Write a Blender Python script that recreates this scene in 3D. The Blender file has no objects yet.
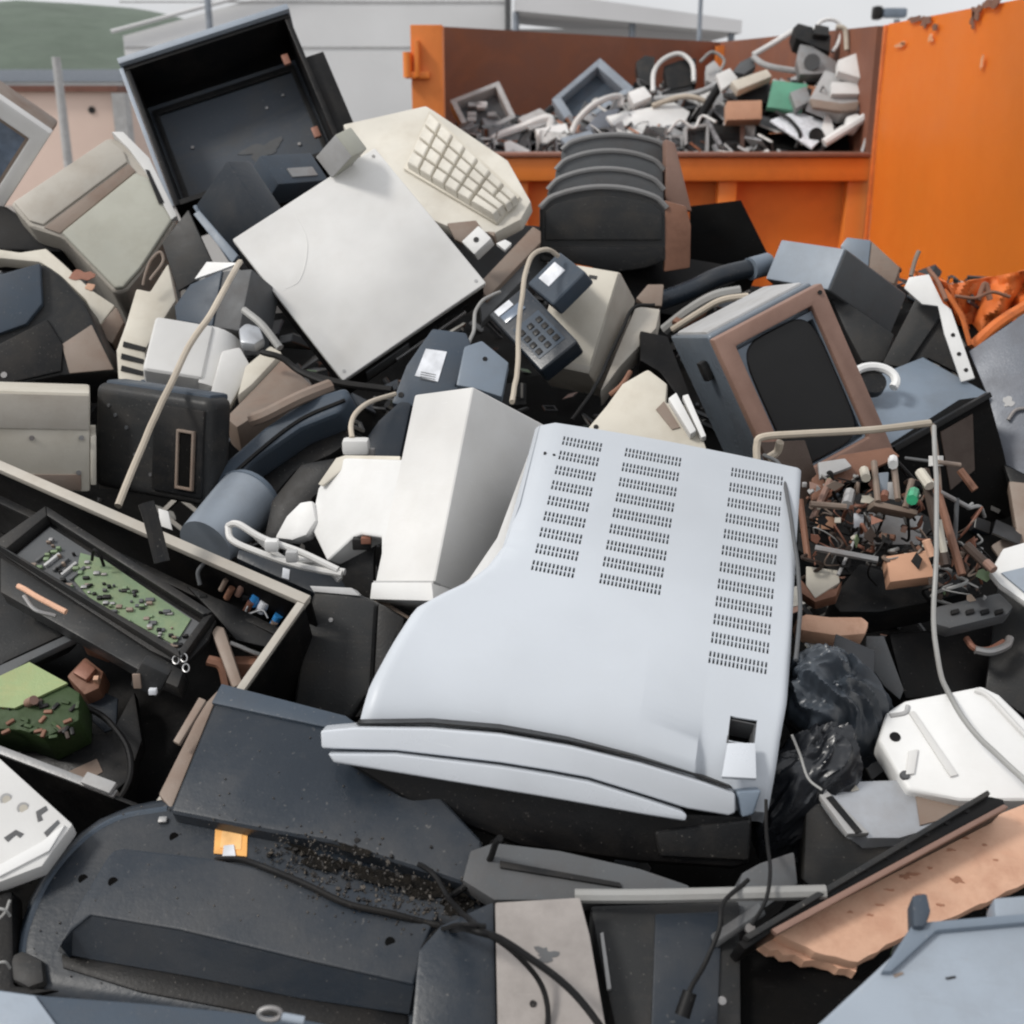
import bpy, bmesh, math, random
import numpy as np
from mathutils import Vector, Matrix, Quaternion, noise
random.seed(7)
SC = bpy.context.scene
COL = SC.collection
# ---------------------------------------------------------------- camera
F_PX, HC, PITCH = 1200.0, 2.2, math.atan(417 / 1200.0)
cam_d = bpy.data.cameras.new('camera'); cam = bpy.data.objects.new('camera', cam_d); COL.objects.link(cam)
cam.location = (0, 0, HC); cam.rotation_euler = (math.pi / 2 - PITCH, 0, 0)
cam_d.sensor_width = 36; cam_d.lens = F_PX / 1024 * 36; cam_d.clip_start = .05; cam_d.clip_end = 3000
cam_d.dof.use_dof = True; cam_d.dof.focus_distance = 1.42; cam_d.dof.aperture_fstop = 9.5
SC.camera = cam
# ---------------------------------------------------------------- sky, sun, exposure
SUN_EL, SUN_AZ = math.radians(47), math.radians(-112)      # azimuth from +Y, clockwise: behind the camera, to the left
w = bpy.data.worlds.new("World"); SC.world = w; w.use_nodes = True
nt = w.node_tree; nt.nodes.clear()
o_ = nt.nodes.new('ShaderNodeOutputWorld'); bg = nt.nodes.new('ShaderNodeBackground')
sky = nt.nodes.new('ShaderNodeTexSky'); sky.sky_type = 'NISHITA'; sky.sun_disc = False
sky.sun_elevation = SUN_EL; sky.sun_rotation = SUN_AZ; sky.air_density = 1.0; sky.dust_density = 3.0; sky.ozone_density = 1.0
hs = nt.nodes.new('ShaderNodeHueSaturation'); hs.inputs['Saturation'].default_value = .22; hs.inputs['Value'].default_value = 1.0
mixc = nt.nodes.new('ShaderNodeMix'); mixc.data_type = 'RGBA'
tc = nt.nodes.new('ShaderNodeTexCoord'); nz = nt.nodes.new('ShaderNodeTexNoise'); nz.inputs['Scale'].default_value = 2.2; nz.inputs['Detail'].default_value = 5
rp = nt.nodes.new('ShaderNodeMapRange'); rp.inputs['From Min'].default_value = .35; rp.inputs['From Max'].default_value = .7
rp.inputs['To Min'].default_value = .55; rp.inputs['To Max'].default_value = .9
nt.links.new(tc.outputs['Generated'], nz.inputs['Vector']); nt.links.new(nz.outputs['Fac'], rp.inputs['Value'])
nt.links.new(sky.outputs[0], hs.inputs['Color']); nt.links.new(rp.outputs[0], mixc.inputs['Factor'])
nt.links.new(hs.outputs[0], mixc.inputs[6]); mixc.inputs[7].default_value = (8.4, 8.5, 8.75, 1)      # cloud layer
nt.links.new(mixc.outputs[2], bg.inputs['Color']); bg.inputs['Strength'].default_value = .088
nt.links.new(bg.outputs[0], o_.inputs[0])
sd = bpy.data.lights.new('sun', 'SUN'); sd.energy = 1.5; sd.angle = math.radians(11); sd.color = (1, .96, .9)
sun = bpy.data.objects.new('sun', sd); COL.objects.link(sun)
sv = Vector((math.sin(SUN_AZ) * math.cos(SUN_EL), math.cos(SUN_AZ) * math.cos(SUN_EL), math.sin(SUN_EL)))
sun.rotation_euler = (-sv).to_track_quat('-Z', 'Y').to_euler(); sun.location = (0, 0, 6)
SC.view_settings.view_transform = 'Standard'; SC.view_settings.look = 'None'; SC.view_settings.exposure = 0.4; SC.view_settings.gamma = 1
SC.cycles.filter_width = 2.1; SC.cycles.use_denoising = True; SC.cycles.max_bounces = 6
# ---------------------------------------------------------------- pixel <-> space (survey of the photograph)
FW = Vector((0, math.cos(PITCH), -math.sin(PITCH))); UP = Vector((0, math.sin(PITCH), math.cos(PITCH))); RT = Vector((1, 0, 0)); C0 = Vector((0, 0, HC))
def ray(px, py): return FW + RT * ((px - 512) / F_PX) + UP * ((512 - py) / F_PX)
def P(px, py, d): return C0 + ray(px, py) * d
def frame(p, n, xdir=None):
    n = Vector(n).normalized(); x = Vector(xdir) if xdir is not None else Vector((1, 0, 0))
    x = (x - n * x.dot(n)).normalized(); y = n.cross(x)
    m = Matrix((x, y, n)).transposed().to_4x4(); m.translation = p; return m
KEYS = {'tl': (-1, 1, 1), 'tr': (1, 1, 1), 'br': (1, -1, 1), 'bl': (-1, -1, 1), 'TL': (-1, 1, -1), 'TR': (1, 1, -1), 'BR': (1, -1, -1), 'BL': (-1, -1, -1)}
def fit(pts, dims, d, n, sz=.2):
    """pose and size of a box whose corners were read off the photograph: least squares with priors"""
    L = np.array([KEYS[k] for k in pts], float) / 2; Q = np.array(list(pts.values()), float)
    f, u, r, c = (np.array(v) for v in (FW, UP, RT, C0)); nn = np.array(Vector(n).normalized())
    rng = np.random.default_rng(3); S = 40
    Mc = np.array([r, u, f]); cen = Q.mean(0)
    t0 = c + d * (f + r * (cen[0] - 512) / F_PX + u * (512 - cen[1]) / F_PX)
    q = rng.normal(size=(S, 4)); q /= np.linalg.norm(q, axis=1)[:, None]
    X = np.hstack([q, np.tile(t0, (S, 1)), np.zeros((S, 3))]); ld = np.log(np.array(dims, float))
    def res(X):
        q = X[:, :4]; nq = np.linalg.norm(q, axis=1, keepdims=True); a, b, cc, dd = (q / nq).T
        R = np.stack([np.stack([a*a+b*b-cc*cc-dd*dd, 2*(b*cc-a*dd), 2*(b*dd+a*cc)], -1), np.stack([2*(b*cc+a*dd), a*a-b*b+cc*cc-dd*dd, 2*(cc*dd-a*b)], -1),
                      np.stack([2*(b*dd-a*cc), 2*(cc*dd+a*b), a*a-b*b-cc*cc+dd*dd], -1)], 1)
        s = np.exp(ld + X[:, 7:10]); W = np.einsum('sij,skj->ski', R, L[None] * s[:, None, :]) + X[:, None, 4:7] - c
        V = W @ Mc.T; z = np.maximum(V[..., 2], .1)
        px = 512 + F_PX * V[..., 0] / z; py = 512 - F_PX * V[..., 1] / z
        zt = (X[:, 4:7] - c) @ f
        return np.hstack([(px - Q[:, 0]) / 2.5, (py - Q[:, 1]) / 2.5, X[:, 7:10] / sz, ((zt - d) / (.06 * d))[:, None], (nq - 1) * 10, (R[:, :, 2] - nn) * 2.2])
    lam = np.full(S, 1.0); r0 = res(X); c0 = (r0 ** 2).sum(1)
    for it in range(60):
        J = np.empty(r0.shape + (10,))
        for k in range(10):
            Y = X.copy(); Y[:, k] += 1e-5; J[..., k] = (res(Y) - r0) / 1e-5
        A = np.einsum('snk,snl->skl', J, J); g = np.einsum('snk,sn->sk', J, r0)
        A[:, range(10), range(10)] += lam[:, None] * (1 + 0 * A[:, range(10), range(10)])
        Y = X - np.linalg.solve(A, g[..., None])[..., 0]; r1 = res(Y); c1 = (r1 ** 2).sum(1); ok = c1 < c0
        X = np.where(ok[:, None], Y, X); r0 = np.where(ok[:, None], r1, r0); c0 = np.where(ok, c1, c0); lam = np.clip(np.where(ok, lam * .4, lam * 4), 1e-6, 1e6)
    b = int(np.argmin(c0)); x = X[b]
    m = Quaternion(x[:4]).normalized().to_matrix().to_4x4(); m.translation = Vector(x[4:7])
    k = len(pts); e = float(np.sqrt((r0[b, :2 * k] ** 2).sum() * 6.25 / k))
    return m, tuple(float(v) for v in np.exp(ld + x[7:10])), e
# ---------------------------------------------------------------- materials
MATS = {}
def N(nt, t, **kw):
    n = nt.nodes.new(t)
    for k, v in kw.items():
        if k in ('data_type', 'blend_type', 'feature', 'operation', 'distance', 'musgrave_type', 'noise_dimensions', 'voronoi_dimensions'): setattr(n, k, v)
        else: n.inputs[k.replace('_', ' ')].default_value = v
    return n
def mat(name, col, rough=.5, metal=0, dirt=.35, dcol=(.09, .065, .045), dust=.25, bump=.15, scale=14, spec=.5, streak=0.0, dustcol=(.42, .39, .35), coat=0):
    """worn plastic / metal: soft blotches of grime, fine dust specks, scratches, uneven gloss"""
    m = bpy.data.materials.new(name); m.use_nodes = True; t = m.node_tree; b = t.nodes['Principled BSDF']; L = t.links.new
    tc = t.nodes.new('ShaderNodeTexCoord'); oi = t.nodes.new('ShaderNodeObjectInfo')
    ad = N(t, 'ShaderNodeVectorMath', operation='MULTIPLY_ADD'); sc = t.nodes.new('ShaderNodeCombineXYZ')
    L(oi.outputs['Random'], sc.inputs[0]); L(oi.outputs['Random'], sc.inputs[1]); ad.inputs[1].default_value = (37, 53, 11)
    L(sc.outputs[0], ad.inputs[0]); L(tc.outputs['Object'], ad.inputs[2])
    n1 = N(t, 'ShaderNodeTexNoise', Scale=scale, Detail=7, Roughness=.65); L(ad.outputs[0], n1.inputs['Vector'])
    r1 = N(t, 'ShaderNodeMapRange', From_Min=.46, From_Max=.78, To_Min=0, To_Max=dirt); L(n1.outputs['Fac'], r1.inputs['Value'])
    n2 = N(t, 'ShaderNodeTexNoise', Scale=scale * 22, Detail=3, Roughness=.6); L(ad.outputs[0], n2.inputs['Vector'])
    r2 = N(t, 'ShaderNodeMapRange', From_Min=.66, From_Max=.74, To_Min=0, To_Max=dust); L(n2.outputs['Fac'], r2.inputs['Value'])
    n3 = N(t, 'ShaderNodeTexNoise', Scale=scale * .3, Detail=4); L(ad.outputs[0], n3.inputs['Vector'])
    r3 = N(t, 'ShaderNodeMapRange', From_Min=.3, From_Max=.7, To_Min=.82, To_Max=1.14); L(n3.outputs['Fac'], r3.inputs['Value'])
    vm = N(t, 'ShaderNodeVectorMath', operation='SCALE'); vm.inputs[0].default_value = col[:3]; L(r3.outputs[0], vm.inputs['Scale'])
    m1 = N(t, 'ShaderNodeMix', data_type='RGBA'); L(r1.outputs[0], m1.inputs['Factor']); L(vm.outputs[0], m1.inputs[6]); m1.inputs[7].default_value = (*dcol, 1)
    m2 = N(t, 'ShaderNodeMix', data_type='RGBA'); L(r2.outputs[0], m2.inputs['Factor']); L(m1.outputs[2], m2.inputs[6]); m2.inputs[7].default_value = (*dustcol, 1)
    wn = N(t, 'ShaderNodeTexNoise', Scale=scale * .55, Detail=5, Roughness=.75, Distortion=1.6); mq = t.nodes.new('ShaderNodeMapping'); mq.inputs['Location'].default_value = (5, 2, 9); mq.inputs['Scale'].default_value = (1, 2.6, 1.4); mq.inputs['Rotation'].default_value = (.2, .5, .9)
    L(ad.outputs[0], mq.inputs['Vector']); L(mq.outputs[0], wn.inputs['Vector'])
    wr = N(t, 'ShaderNodeMapRange', From_Min=.52, From_Max=.60, To_Min=0, To_Max=min(.6, dirt * .75)); L(wn.outputs['Fac'], wr.inputs['Value'])
    wm = N(t, 'ShaderNodeMix', data_type='RGBA'); L(wr.outputs[0], wm.inputs['Factor']); L(m2.outputs[2], wm.inputs[6]); wm.inputs[7].default_value = (*[(a * .75 + c * .35) for a, c in zip(col[:3], dcol)], 1); m2 = wm
    # scratches: stretched noise, thin light threads
    mp = t.nodes.new('ShaderNodeMapping'); mp.inputs['Scale'].default_value = (9, 160, 30); mp.inputs['Rotation'].default_value = (.3, .2, .7); L(ad.outputs[0], mp.inputs['Vector'])
    n4 = N(t, 'ShaderNodeTexNoise', Scale=2.2, Detail=2); L(mp.outputs[0], n4.inputs['Vector'])
    r4 = N(t, 'ShaderNodeMapRange', From_Min=.72, From_Max=.76, To_Min=0, To_Max=.10); L(n4.outputs['Fac'], r4.inputs['Value'])
    m3 = N(t, 'ShaderNodeMix', data_type='RGBA'); L(r4.outputs[0], m3.inputs['Factor']); L(m2.outputs[2], m3.inputs[6]); m3.inputs[7].default_value = (*[min(1, c * 1.6 + .05) for c in col[:3]], 1)
    L(m3.outputs[2], b.inputs['Base Color'])
    rr = N(t, 'ShaderNodeMapRange', From_Min=.3, From_Max=.75, To_Min=max(.05, rough - .1), To_Max=min(1, rough + .22)); L(n1.outputs['Fac'], rr.inputs['Value']); L(rr.outputs[0], b.inputs['Roughness'])
    b.inputs['Metallic'].default_value = metal; b.inputs['Specular IOR Level'].default_value = spec; b.inputs['Coat Weight'].default_value = coat
    bp = N(t, 'ShaderNodeBump', Strength=bump, Distance=.002); ab = N(t, 'ShaderNodeMath', operation='ADD'); L(n1.outputs['Fac'], ab.inputs[0]); L(n2.outputs['Fac'], ab.inputs[1])
    L(ab.outputs[0], bp.inputs['Height']); L(bp.outputs[0], b.inputs['Normal'])
    MATS[name] = m; return m
def simple(name, col, rough=.6, metal=0):
    m = bpy.data.materials.new(name); m.use_nodes = True; t = m.node_tree; b = t.nodes['Principled BSDF']; L = t.links.new
    tc = t.nodes.new('ShaderNodeTexCoord'); n = N(t, 'ShaderNodeTexNoise', Scale=45, Detail=4); L(tc.outputs['Object'], n.inputs['Vector'])
    r = N(t, 'ShaderNodeMapRange', From_Min=.3, From_Max=.7, To_Min=.75, To_Max=1.2); L(n.outputs['Fac'], r.inputs['Value'])
    v = N(t, 'ShaderNodeVectorMath', operation='SCALE'); v.inputs[0].default_value = col; L(r.outputs[0], v.inputs['Scale']); L(v.outputs[0], b.inputs['Base Color'])
    b.inputs['Roughness'].default_value = rough; b.inputs['Metallic'].default_value = metal; MATS[name] = m; return m
mat('silver', (.475, .506, .545), .38, .0, .08, (.3, .3, .3), .1, .06, 8, .5)
mat('silver_gloss', (.58, .61, .65), .25, .1, .1, (.3, .3, .3), .05, .05, 8)
mat('white', (.72, .72, .71), .45, 0, .12, (.3, .26, .2), .1, .08)
mat('offwhite', (.66, .655, .64), .5, 0, .12, (.3, .26, .2), .1, .08)
mat('cream', (.56, .525, .45), .5, 0, .3, (.25, .19, .12), .1, .1)
mat('beige', (.44, .41, .36), .5, 0, .35, (.2, .14, .09), .12, .1)
mat('tan', (.23, .18, .145), .55, 0, .5, (.16, .08, .05), .2, .1)
mat('cream_light', (.63, .60, .53), .5, 0, .3, (.28, .22, .15), .1, .1)
mat('sage', (.42, .42, .36), .5, 0, .3, (.2, .17, .12), .1, .08)
mat('lightgrey', (.4, .4, .4), .45, 0, .35, (.14, .11, .08), .2, .1)
mat('midgrey', (.10, .105, .11), .45, 0, .4, (.07, .05, .04), .25, .1, spec=.22)
mat('darkgrey', (.026, .027, .028), .42, 0, .35, (.09, .075, .06), .3, .12, spec=.22)
mat('charcoal', (.012, .0125, .0135), .4, 0, .4, (.06, .05, .04), .3, .12, spec=.22)
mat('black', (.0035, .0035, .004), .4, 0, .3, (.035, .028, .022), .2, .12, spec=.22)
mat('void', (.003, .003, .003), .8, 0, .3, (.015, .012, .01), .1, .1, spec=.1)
mat('navy', (.017, .024, .034), .32, 0, .5, (.062, .058, .054), .2, .12, 9, spec=.38)
mat('slate', (.055, .072, .095), .4, 0, .3, (.07, .06, .05), .3, .1, spec=.22)
mat('steelblue', (.17, .21, .26), .4, 0, .3, (.1, .09, .08), .25, .1)
mat('bluegrey', (.27, .31, .36), .42, 0, .3, (.12, .11, .1), .3, .1)
mat('metal', (.45, .47, .5), .32, .4, .4, (.2, .15, .12), .2, .12)
mat('dullmetal', (.3, .3, .3), .45, .6, .5, (.17, .1, .07), .2, .15)
mat('copper', (.27, .12, .08), .5, .2, .5, (.12, .05, .03), .2, .2)
mat('rustbrown', (.22, .105, .065), .6, .1, .6, (.09, .04, .025), .2, .2, 20)
mat('bronze', (.25, .15, .115), .5, .0, .45, (.12, .06, .045), .2, .1)
mat('peach', (.68, .41, .28), .7, 0, .55, (.3, .11, .06), .3, .3, 22)
mat('rubber', (.008, .008, .0085), .5, 0, .3, (.03, .025, .02), .1, .1, spec=.2)
mat('cordbeige', (.48, .42, .34), .5, 0, .3, (.2, .15, .1), .1, .1)
mat('cordgrey', (.3, .3, .29), .5, 0, .3, (.15, .12, .1), .1, .1)
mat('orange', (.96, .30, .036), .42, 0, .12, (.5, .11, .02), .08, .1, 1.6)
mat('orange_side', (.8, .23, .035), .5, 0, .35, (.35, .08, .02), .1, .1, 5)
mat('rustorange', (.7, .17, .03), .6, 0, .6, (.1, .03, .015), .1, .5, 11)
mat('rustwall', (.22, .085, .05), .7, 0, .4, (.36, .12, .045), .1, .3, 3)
mat('scuffed', (.055, .065, .08), .5, 0, .6, (.10, .09, .075), .2, .15, 7, spec=.3); mat('soot', (.012, .011, .010), .9, 0, .6, (.045, .038, .03), .5, .8, 60, spec=.1)
mat('bagdark', (.012, .014, .018), .3, 0, .1, (.03, .03, .03), .0, .03, spec=.6); mat('bag', (.042, .052, .065), .33, 0, .1, (.05, .05, .05), .0, .03, spec=.7)
mat('pcb', (.15, .22, .12), .45, 0, .6, (.22, .24, .12), .5, .2, 40, dustcol=(.5, .5, .4))
mat('greenlight', (.28, .36, .16), .5, 0, .5, (.4, .28, .12), .3, .2, 20)
mat('moss', (.03, .06, .015), .6, 0, .5, (.02, .03, .01), .4, .3, 60)
mat('greenplastic', (.10, .30, .2), .5, 0, .3, (.05, .1, .08), .2, .1)
mat('carton', (.5, .28, .18), .8, 0, .3, (.3, .15, .1), .1, .1)
mat('dustpanel', (.34, .31, .29), .6, 0, .75, (.07, .06, .055), .3, .15, 7)
mat('mottle', (.14, .155, .185), .4, .1, .6, (.09, .085, .09), .4, .2, 12)
simple('label_white', (.66, .68, .72), .5); simple('label_orange', (.85, .42, .11), .5); simple('ink', (.02, .02, .025), .6)
simple('screen', (.035, .045, .06), .12); simple('screenblue', (.13, .165, .22), .2); simple('capgreen', (.05, .4, .2), .3); simple('capblue', (.04, .25, .6), .3); simple('solder', (.5, .5, .5), .3, .9)
simple('glassblack', (.003, .003, .0035), .6); mat('glossblue', (.16, .19, .225), .16, .1, .4, (.07, .06, .06), .1, .25, 9); mat('darkbrown', (.045, .028, .02), .6, 0, .5, (.02, .012, .01), .1, .2, 20); mat('dustygrey', (.05, .049, .047), .5, 0, .3); mat('highlightgrey', (.17, .17, .17), .5, 0, .2); simple('sticker_light', (.9, .52, .2), .5); simple('redpart', (.4, .06, .02), .5)
# ---------------------------------------------------------------- mesh helpers
def nb(): return bmesh.new()
def bevel(bm, b, seg=2, ang=.5, verts=None):
    if b <= 0: return
    es = [e for e in bm.edges if len(e.link_faces) == 2 and e.calc_face_angle(0) > ang]
    if es: bmesh.ops.bevel(bm, geom=es, offset=b, segments=seg, affect='EDGES', profile=.6, clamp_overlap=True)
def merge(a, b):
    me = bpy.data.meshes.new('t'); b.to_mesh(me); b.free(); a.from_mesh(me); bpy.data.meshes.remove(me); return a
def box(s, c=(0, 0, 0), b=0, seg=2, rot=None, into=None):
    m = nb(); bmesh.ops.create_cube(m, size=1); bmesh.ops.scale(m, vec=s, verts=m.verts); bevel(m, min(b, min(s) * .45), seg)
    if rot: bmesh.ops.transform(m, matrix=rot.to_matrix().to_4x4() if hasattr(rot, 'to_matrix') else rot, verts=m.verts)
    bmesh.ops.translate(m, vec=c, verts=m.verts)
    return merge(into, m) if into else m
def loft(rings, cap=True, close=True, into=None):
    m = nb(); R = [[m.verts.new(v) for v in r] for r in rings]; k = len(R[0])
    for a, b in zip(R, R[1:]):
        for i in range(k if close else k - 1): m.faces.new((a[i], a[(i + 1) % k], b[(i + 1) % k], b[i]))
    if cap and close: m.faces.new(list(reversed(R[0]))); m.faces.new(R[-1])
    bmesh.ops.recalc_face_normals(m, faces=m.faces)
    return merge(into, m) if into else m
def prism(poly, z0, z1, b=0, seg=2, into=None, taper=0):
    """closed polygon in xy between z0 (back) and z1 (front)"""
    m = nb(); cx = sum(p[0] for p in poly) / len(poly); cy = sum(p[1] for p in poly) / len(poly)
    A = [m.verts.new((cx + (p[0] - cx) * (1 - taper), cy + (p[1] - cy) * (1 - taper), z0)) for p in poly]; B = [m.verts.new((p[0], p[1], z1)) for p in poly]; k = len(poly)
    m.faces.new(B); m.faces.new(list(reversed(A)))
    for i in range(k): m.faces.new((A[i], A[(i + 1) % k], B[(i + 1) % k], B[i]))
    bmesh.ops.recalc_face_normals(m, faces=m.faces); bevel(m, b, seg, .3)
    bmesh.ops.triangulate(m, faces=[f for f in m.faces if len(f.verts) > 4])
    return merge(into, m) if into else m
def cyl(a, b, r, r2=None, seg=16, into=None, cap=True):
    a, b = Vector(a), Vector(b); z = (b - a).normalized(); x = z.orthogonal().normalized(); y = z.cross(x); r2 = r if r2 is None else r2
    rg = lambda c, q: [c + (x * math.cos(2 * math.pi * i / seg) + y * math.sin(2 * math.pi * i / seg)) * q for i in range(seg)]
    return loft([rg(a, r), rg(b, r2)], cap, into=into)
def spline(pts, n=8):
    P_ = [Vector(p) for p in pts]; P_ = [P_[0] * 2 - P_[1]] + P_ + [P_[-1] * 2 - P_[-2]]; out = []
    for i in range(1, len(P_) - 2):
        a, b, c, d = P_[i - 1:i + 3]
        for k in range(n):
            t = k / n; out.append(.5 * ((2 * b) + (c - a) * t + (2 * a - 5 * b + 4 * c - d) * t * t + (3 * b - a - 3 * c + d) * t ** 3))
    out.append(P_[-2]); return out
def tube(pts, r, seg=8, smooth=True, into=None, n=8, ry=None):
    q = spline(pts, n) if smooth and len(pts) > 2 else [Vector(p) for p in pts]; rings = []; x = None
    for i, p in enumerate(q):
        t = (q[min(i + 1, len(q) - 1)] - q[max(i - 1, 0)]).normalized()
        x = t.orthogonal().normalized() if x is None else (x - t * x.dot(t)).normalized(); y = t.cross(x)
        rings.append([p + x * math.cos(2 * math.pi * k / seg) * r + y * math.sin(2 * math.pi * k / seg) * (ry or r) for k in range(seg)])
    return loft(rings, into=into)
def ringframe(w, h, wi, hi, z0, z1, b=.003, cx=0, cy=0, into=None):
    """rectangular frame with a real opening"""
    m = nb(); O = [(-w/2, -h/2), (w/2, -h/2), (w/2, h/2), (-w/2, h/2)]; I = [(cx-wi/2, cy-hi/2), (cx+wi/2, cy-hi/2), (cx+wi/2, cy+hi/2), (cx-wi/2, cy+hi/2)]
    v = [[m.verts.new((*p, z)) for p in q] for z in (z0, z1) for q in (O, I)]
    for i in range(4):
        j = (i + 1) % 4
        m.faces.new((v[2][i], v[2][j], v[3][j], v[3][i])); m.faces.new((v[0][j], v[0][i], v[1][i], v[1][j]))
        m.faces.new((v[0][i], v[0][j], v[2][j], v[2][i])); m.faces.new((v[1][j], v[1][i], v[3][i], v[3][j]))
    bmesh.ops.recalc_face_normals(m, faces=m.faces); bevel(m, b, 2)
    return merge(into, m) if into else m
def mesh(name, bm, m, smooth=.6):
    me = bpy.data.meshes.new(name); bm.to_mesh(me); bm.free()
    me.polygons.foreach_set('use_smooth', [True] * len(me.polygons)); me.set_sharp_from_angle(angle=smooth)
    me.materials.append(MATS[m] if isinstance(m, str) else m); o = bpy.data.objects.new(name, me); COL.objects.link(o); return o
ID = Matrix.Identity(4)
class T:
    """one thing: its own mesh (or an Empty) with parts parented to it; M maps local to world"""
    def __init__(s, name, label, cat, M=ID, bm=None, m=None, group=None, kind=None):
        s.o = mesh(name, bm, m) if bm is not None else bpy.data.objects.new(name, None)
        if bm is None: COL.objects.link(s.o)
        s.o.matrix_world = M; s.M = M.copy(); s.Mi = M.inverted()
        if kind: s.o['kind'] = kind
        if label: s.o['label'] = label
        if cat: s.o['category'] = cat
        if group: s.o['group'] = group
    def part(s, name, bm, m, parent=None, label=None):
        o = mesh(name, bm, m); o.parent = parent or s.o
        if label: o['label'] = label
        return o
    def at(s, px, py, h=0.0):
        o = s.Mi @ C0; v = s.Mi.to_3x3() @ ray(px, py); t = (h - o.z) / v.z; return o + v * t
    def pl(s, pts, h=0.0): return [tuple(s.at(x, y, h))[:2] for x, y in pts]
    def lp(s, px, py, d): return s.Mi @ P(px, py, d)
    # small details laid on the local plane z = h
    def screw(s, px, py, h, r=.0035, m='dullmetal', name='screw', parent=None):
        p = s.at(px, py, h); return s.part(name, cyl(p - Vector((0, 0, .002)), p + Vector((0, 0, .0012)), r, r * .85, 12), m, parent)
    def patch(s, name, pts, h, m, t=.0012, b=0, parent=None, label=None):
        return s.part(name, prism(s.pl(pts, h), h - .001, h + t, b), m, parent, label)
def PX(name, label, cat, pts, d, n, t, m, bev=.004, xd=None, ref=None, group=None, seg=2, taper=0):
    """a thing whose face outline was surveyed: flat face facing n, real thickness t behind it"""
    cx = sum(p[0] for p in pts) / len(pts); cy = sum(p[1] for p in pts) / len(pts)
    if ref: cx, cy = ref
    M = frame(P(cx, cy, d), n, xd); q = T.__new__(T); q.Mi = M.inverted(); q.M = M
    poly = q.pl(pts)
    return T(name, label, cat, M, prism(poly, -t, 0, bev, seg, taper=taper), m, group)
def jag(pts, i0, i1, amp, seed=1, step=9):
    """break the straight edges between points i0..i1 of an outline into a torn edge"""
    R = random.Random(seed); out = []
    for i, (a, b) in enumerate(zip(pts, pts[1:] + pts[:1])):
        out.append(a)
        if i0 <= i < i1:
            n = max(1, int(math.dist(a, b) / step)); out += [(a[0] + (b[0] - a[0]) * k / n + R.uniform(-amp, amp), a[1] + (b[1] - a[1]) * k / n + R.uniform(-amp, amp)) for k in range(1, n)]
    return out
FITLOG = []
def BX(name, label, cat, pts, dims, d, n, m, bev=.004, group=None, sz=.2, empty=False, seg=2):
    M, D, e = fit(pts, dims, d, n, sz); FITLOG.append((name, round(e, 1), [round(v, 2) for v in D]))
    t = T(name, label, cat, M, None if empty else box(D, b=bev, seg=seg), m, group); t.D = D; return t
def vents(w, h, n, depth=.004, cx=0, cy=0, z=0, along='x'):
    """a row of n slats (real ribs with gaps between them)"""
    m = nb()
    for i in range(n):
        if along == 'x': box((w / n * .5, h, depth), (cx - w / 2 + w * (i + .5) / n, cy, z), into=m)
        else: box((w, h / n * .5, depth), (cx, cy - h / 2 + h * (i + .5) / n, z), into=m)
    return m
def CORD(name, label, pts, r, m, cat='cable', group=None, ends=None):
    pts = [(x, y, (TV.M @ TV.at(x, y, -d) - C0).dot(FW)) if d <= 0 else (x, y, d) for x, y, d in pts]      # d <= 0: height above the navy television's back
    q = [P(*p) for p in pts]; q = [q[0]] + [p + noise.noise_vector(p * 23) * min(.0016, r * .5) for p in spline(q, 4)[1:-1]] + [q[-1]] if r < .0055 and name != 'plastic_tube' else q; c = sum(q, Vector()) / len(q); M = Matrix.Translation(c)
    return T(name, label, cat, M, tube([p - c for p in q], r), m, group)
# ================================================================ THE SETTING
def struct(name, bm, m, kind='structure'):
    o = mesh(name, bm, m); o['kind'] = kind; return o
simple('concrete', (.27, .26, .25), .85); simple('soil', (.03, .026, .022), .95)
mat('hill', (.105, .135, .105), .9, 0, .75, (.075, .10, .075), .0, .3, .12)
mat('wallgrey', (.62, .625, .63), .6, 0, .1, (.3, .3, .29), .0, .02, .4)
mat('peachwall', (.72, .56, .48), .8, 0, .2, (.5, .36, .3), .0, .05, .5)
mat('roofred', (.16, .07, .05), .8, 0, .3)
mat('polegrey', (.25, .28, .32), .5, .3, .2)
mat('canopywhite', (.62, .62, .63), .6, 0, .1, (.4, .4, .4), .0, .03, .4)
g = nb(); bmesh.ops.create_grid(g, x_segments=8, y_segments=8, size=1500); struct('ground', g, 'concrete')
# hills far off on the left
def hill():
    m = nb(); nx, ny = 90, 12; V = []
    for j in range(ny + 1):
        y = 330 + 30 * j; row = []
        for i in range(nx + 1):
            x = -420 + 560 * i / nx; s = math.sin(math.pi * .5 * min(1, j / 5)); 
            px = 512 + F_PX * x / (480 * math.cos(PITCH)); H = np.interp(px, [-600, -200, 0, 60, 120, 187, 300, 520, 800], [60, 46, 33.5, 34.5, 33.5, 29.5, 16, 6, 0])
            row.append(m.verts.new((x, y, H * s * (1 if j < 6 else max(0, 1 - (j - 5) / 8)) + 1.0 * noise.noise((x / 14, y / 14, 0)) + .5 * noise.noise((x / 4, y / 4, 2)))))
        V.append(row)
    for a, b in zip(V, V[1:]):
        for i in range(nx): m.faces.new((a[i], a[i + 1], b[i + 1], b[i]))
    return m
struct('hills', hill(), 'hill')
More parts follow.
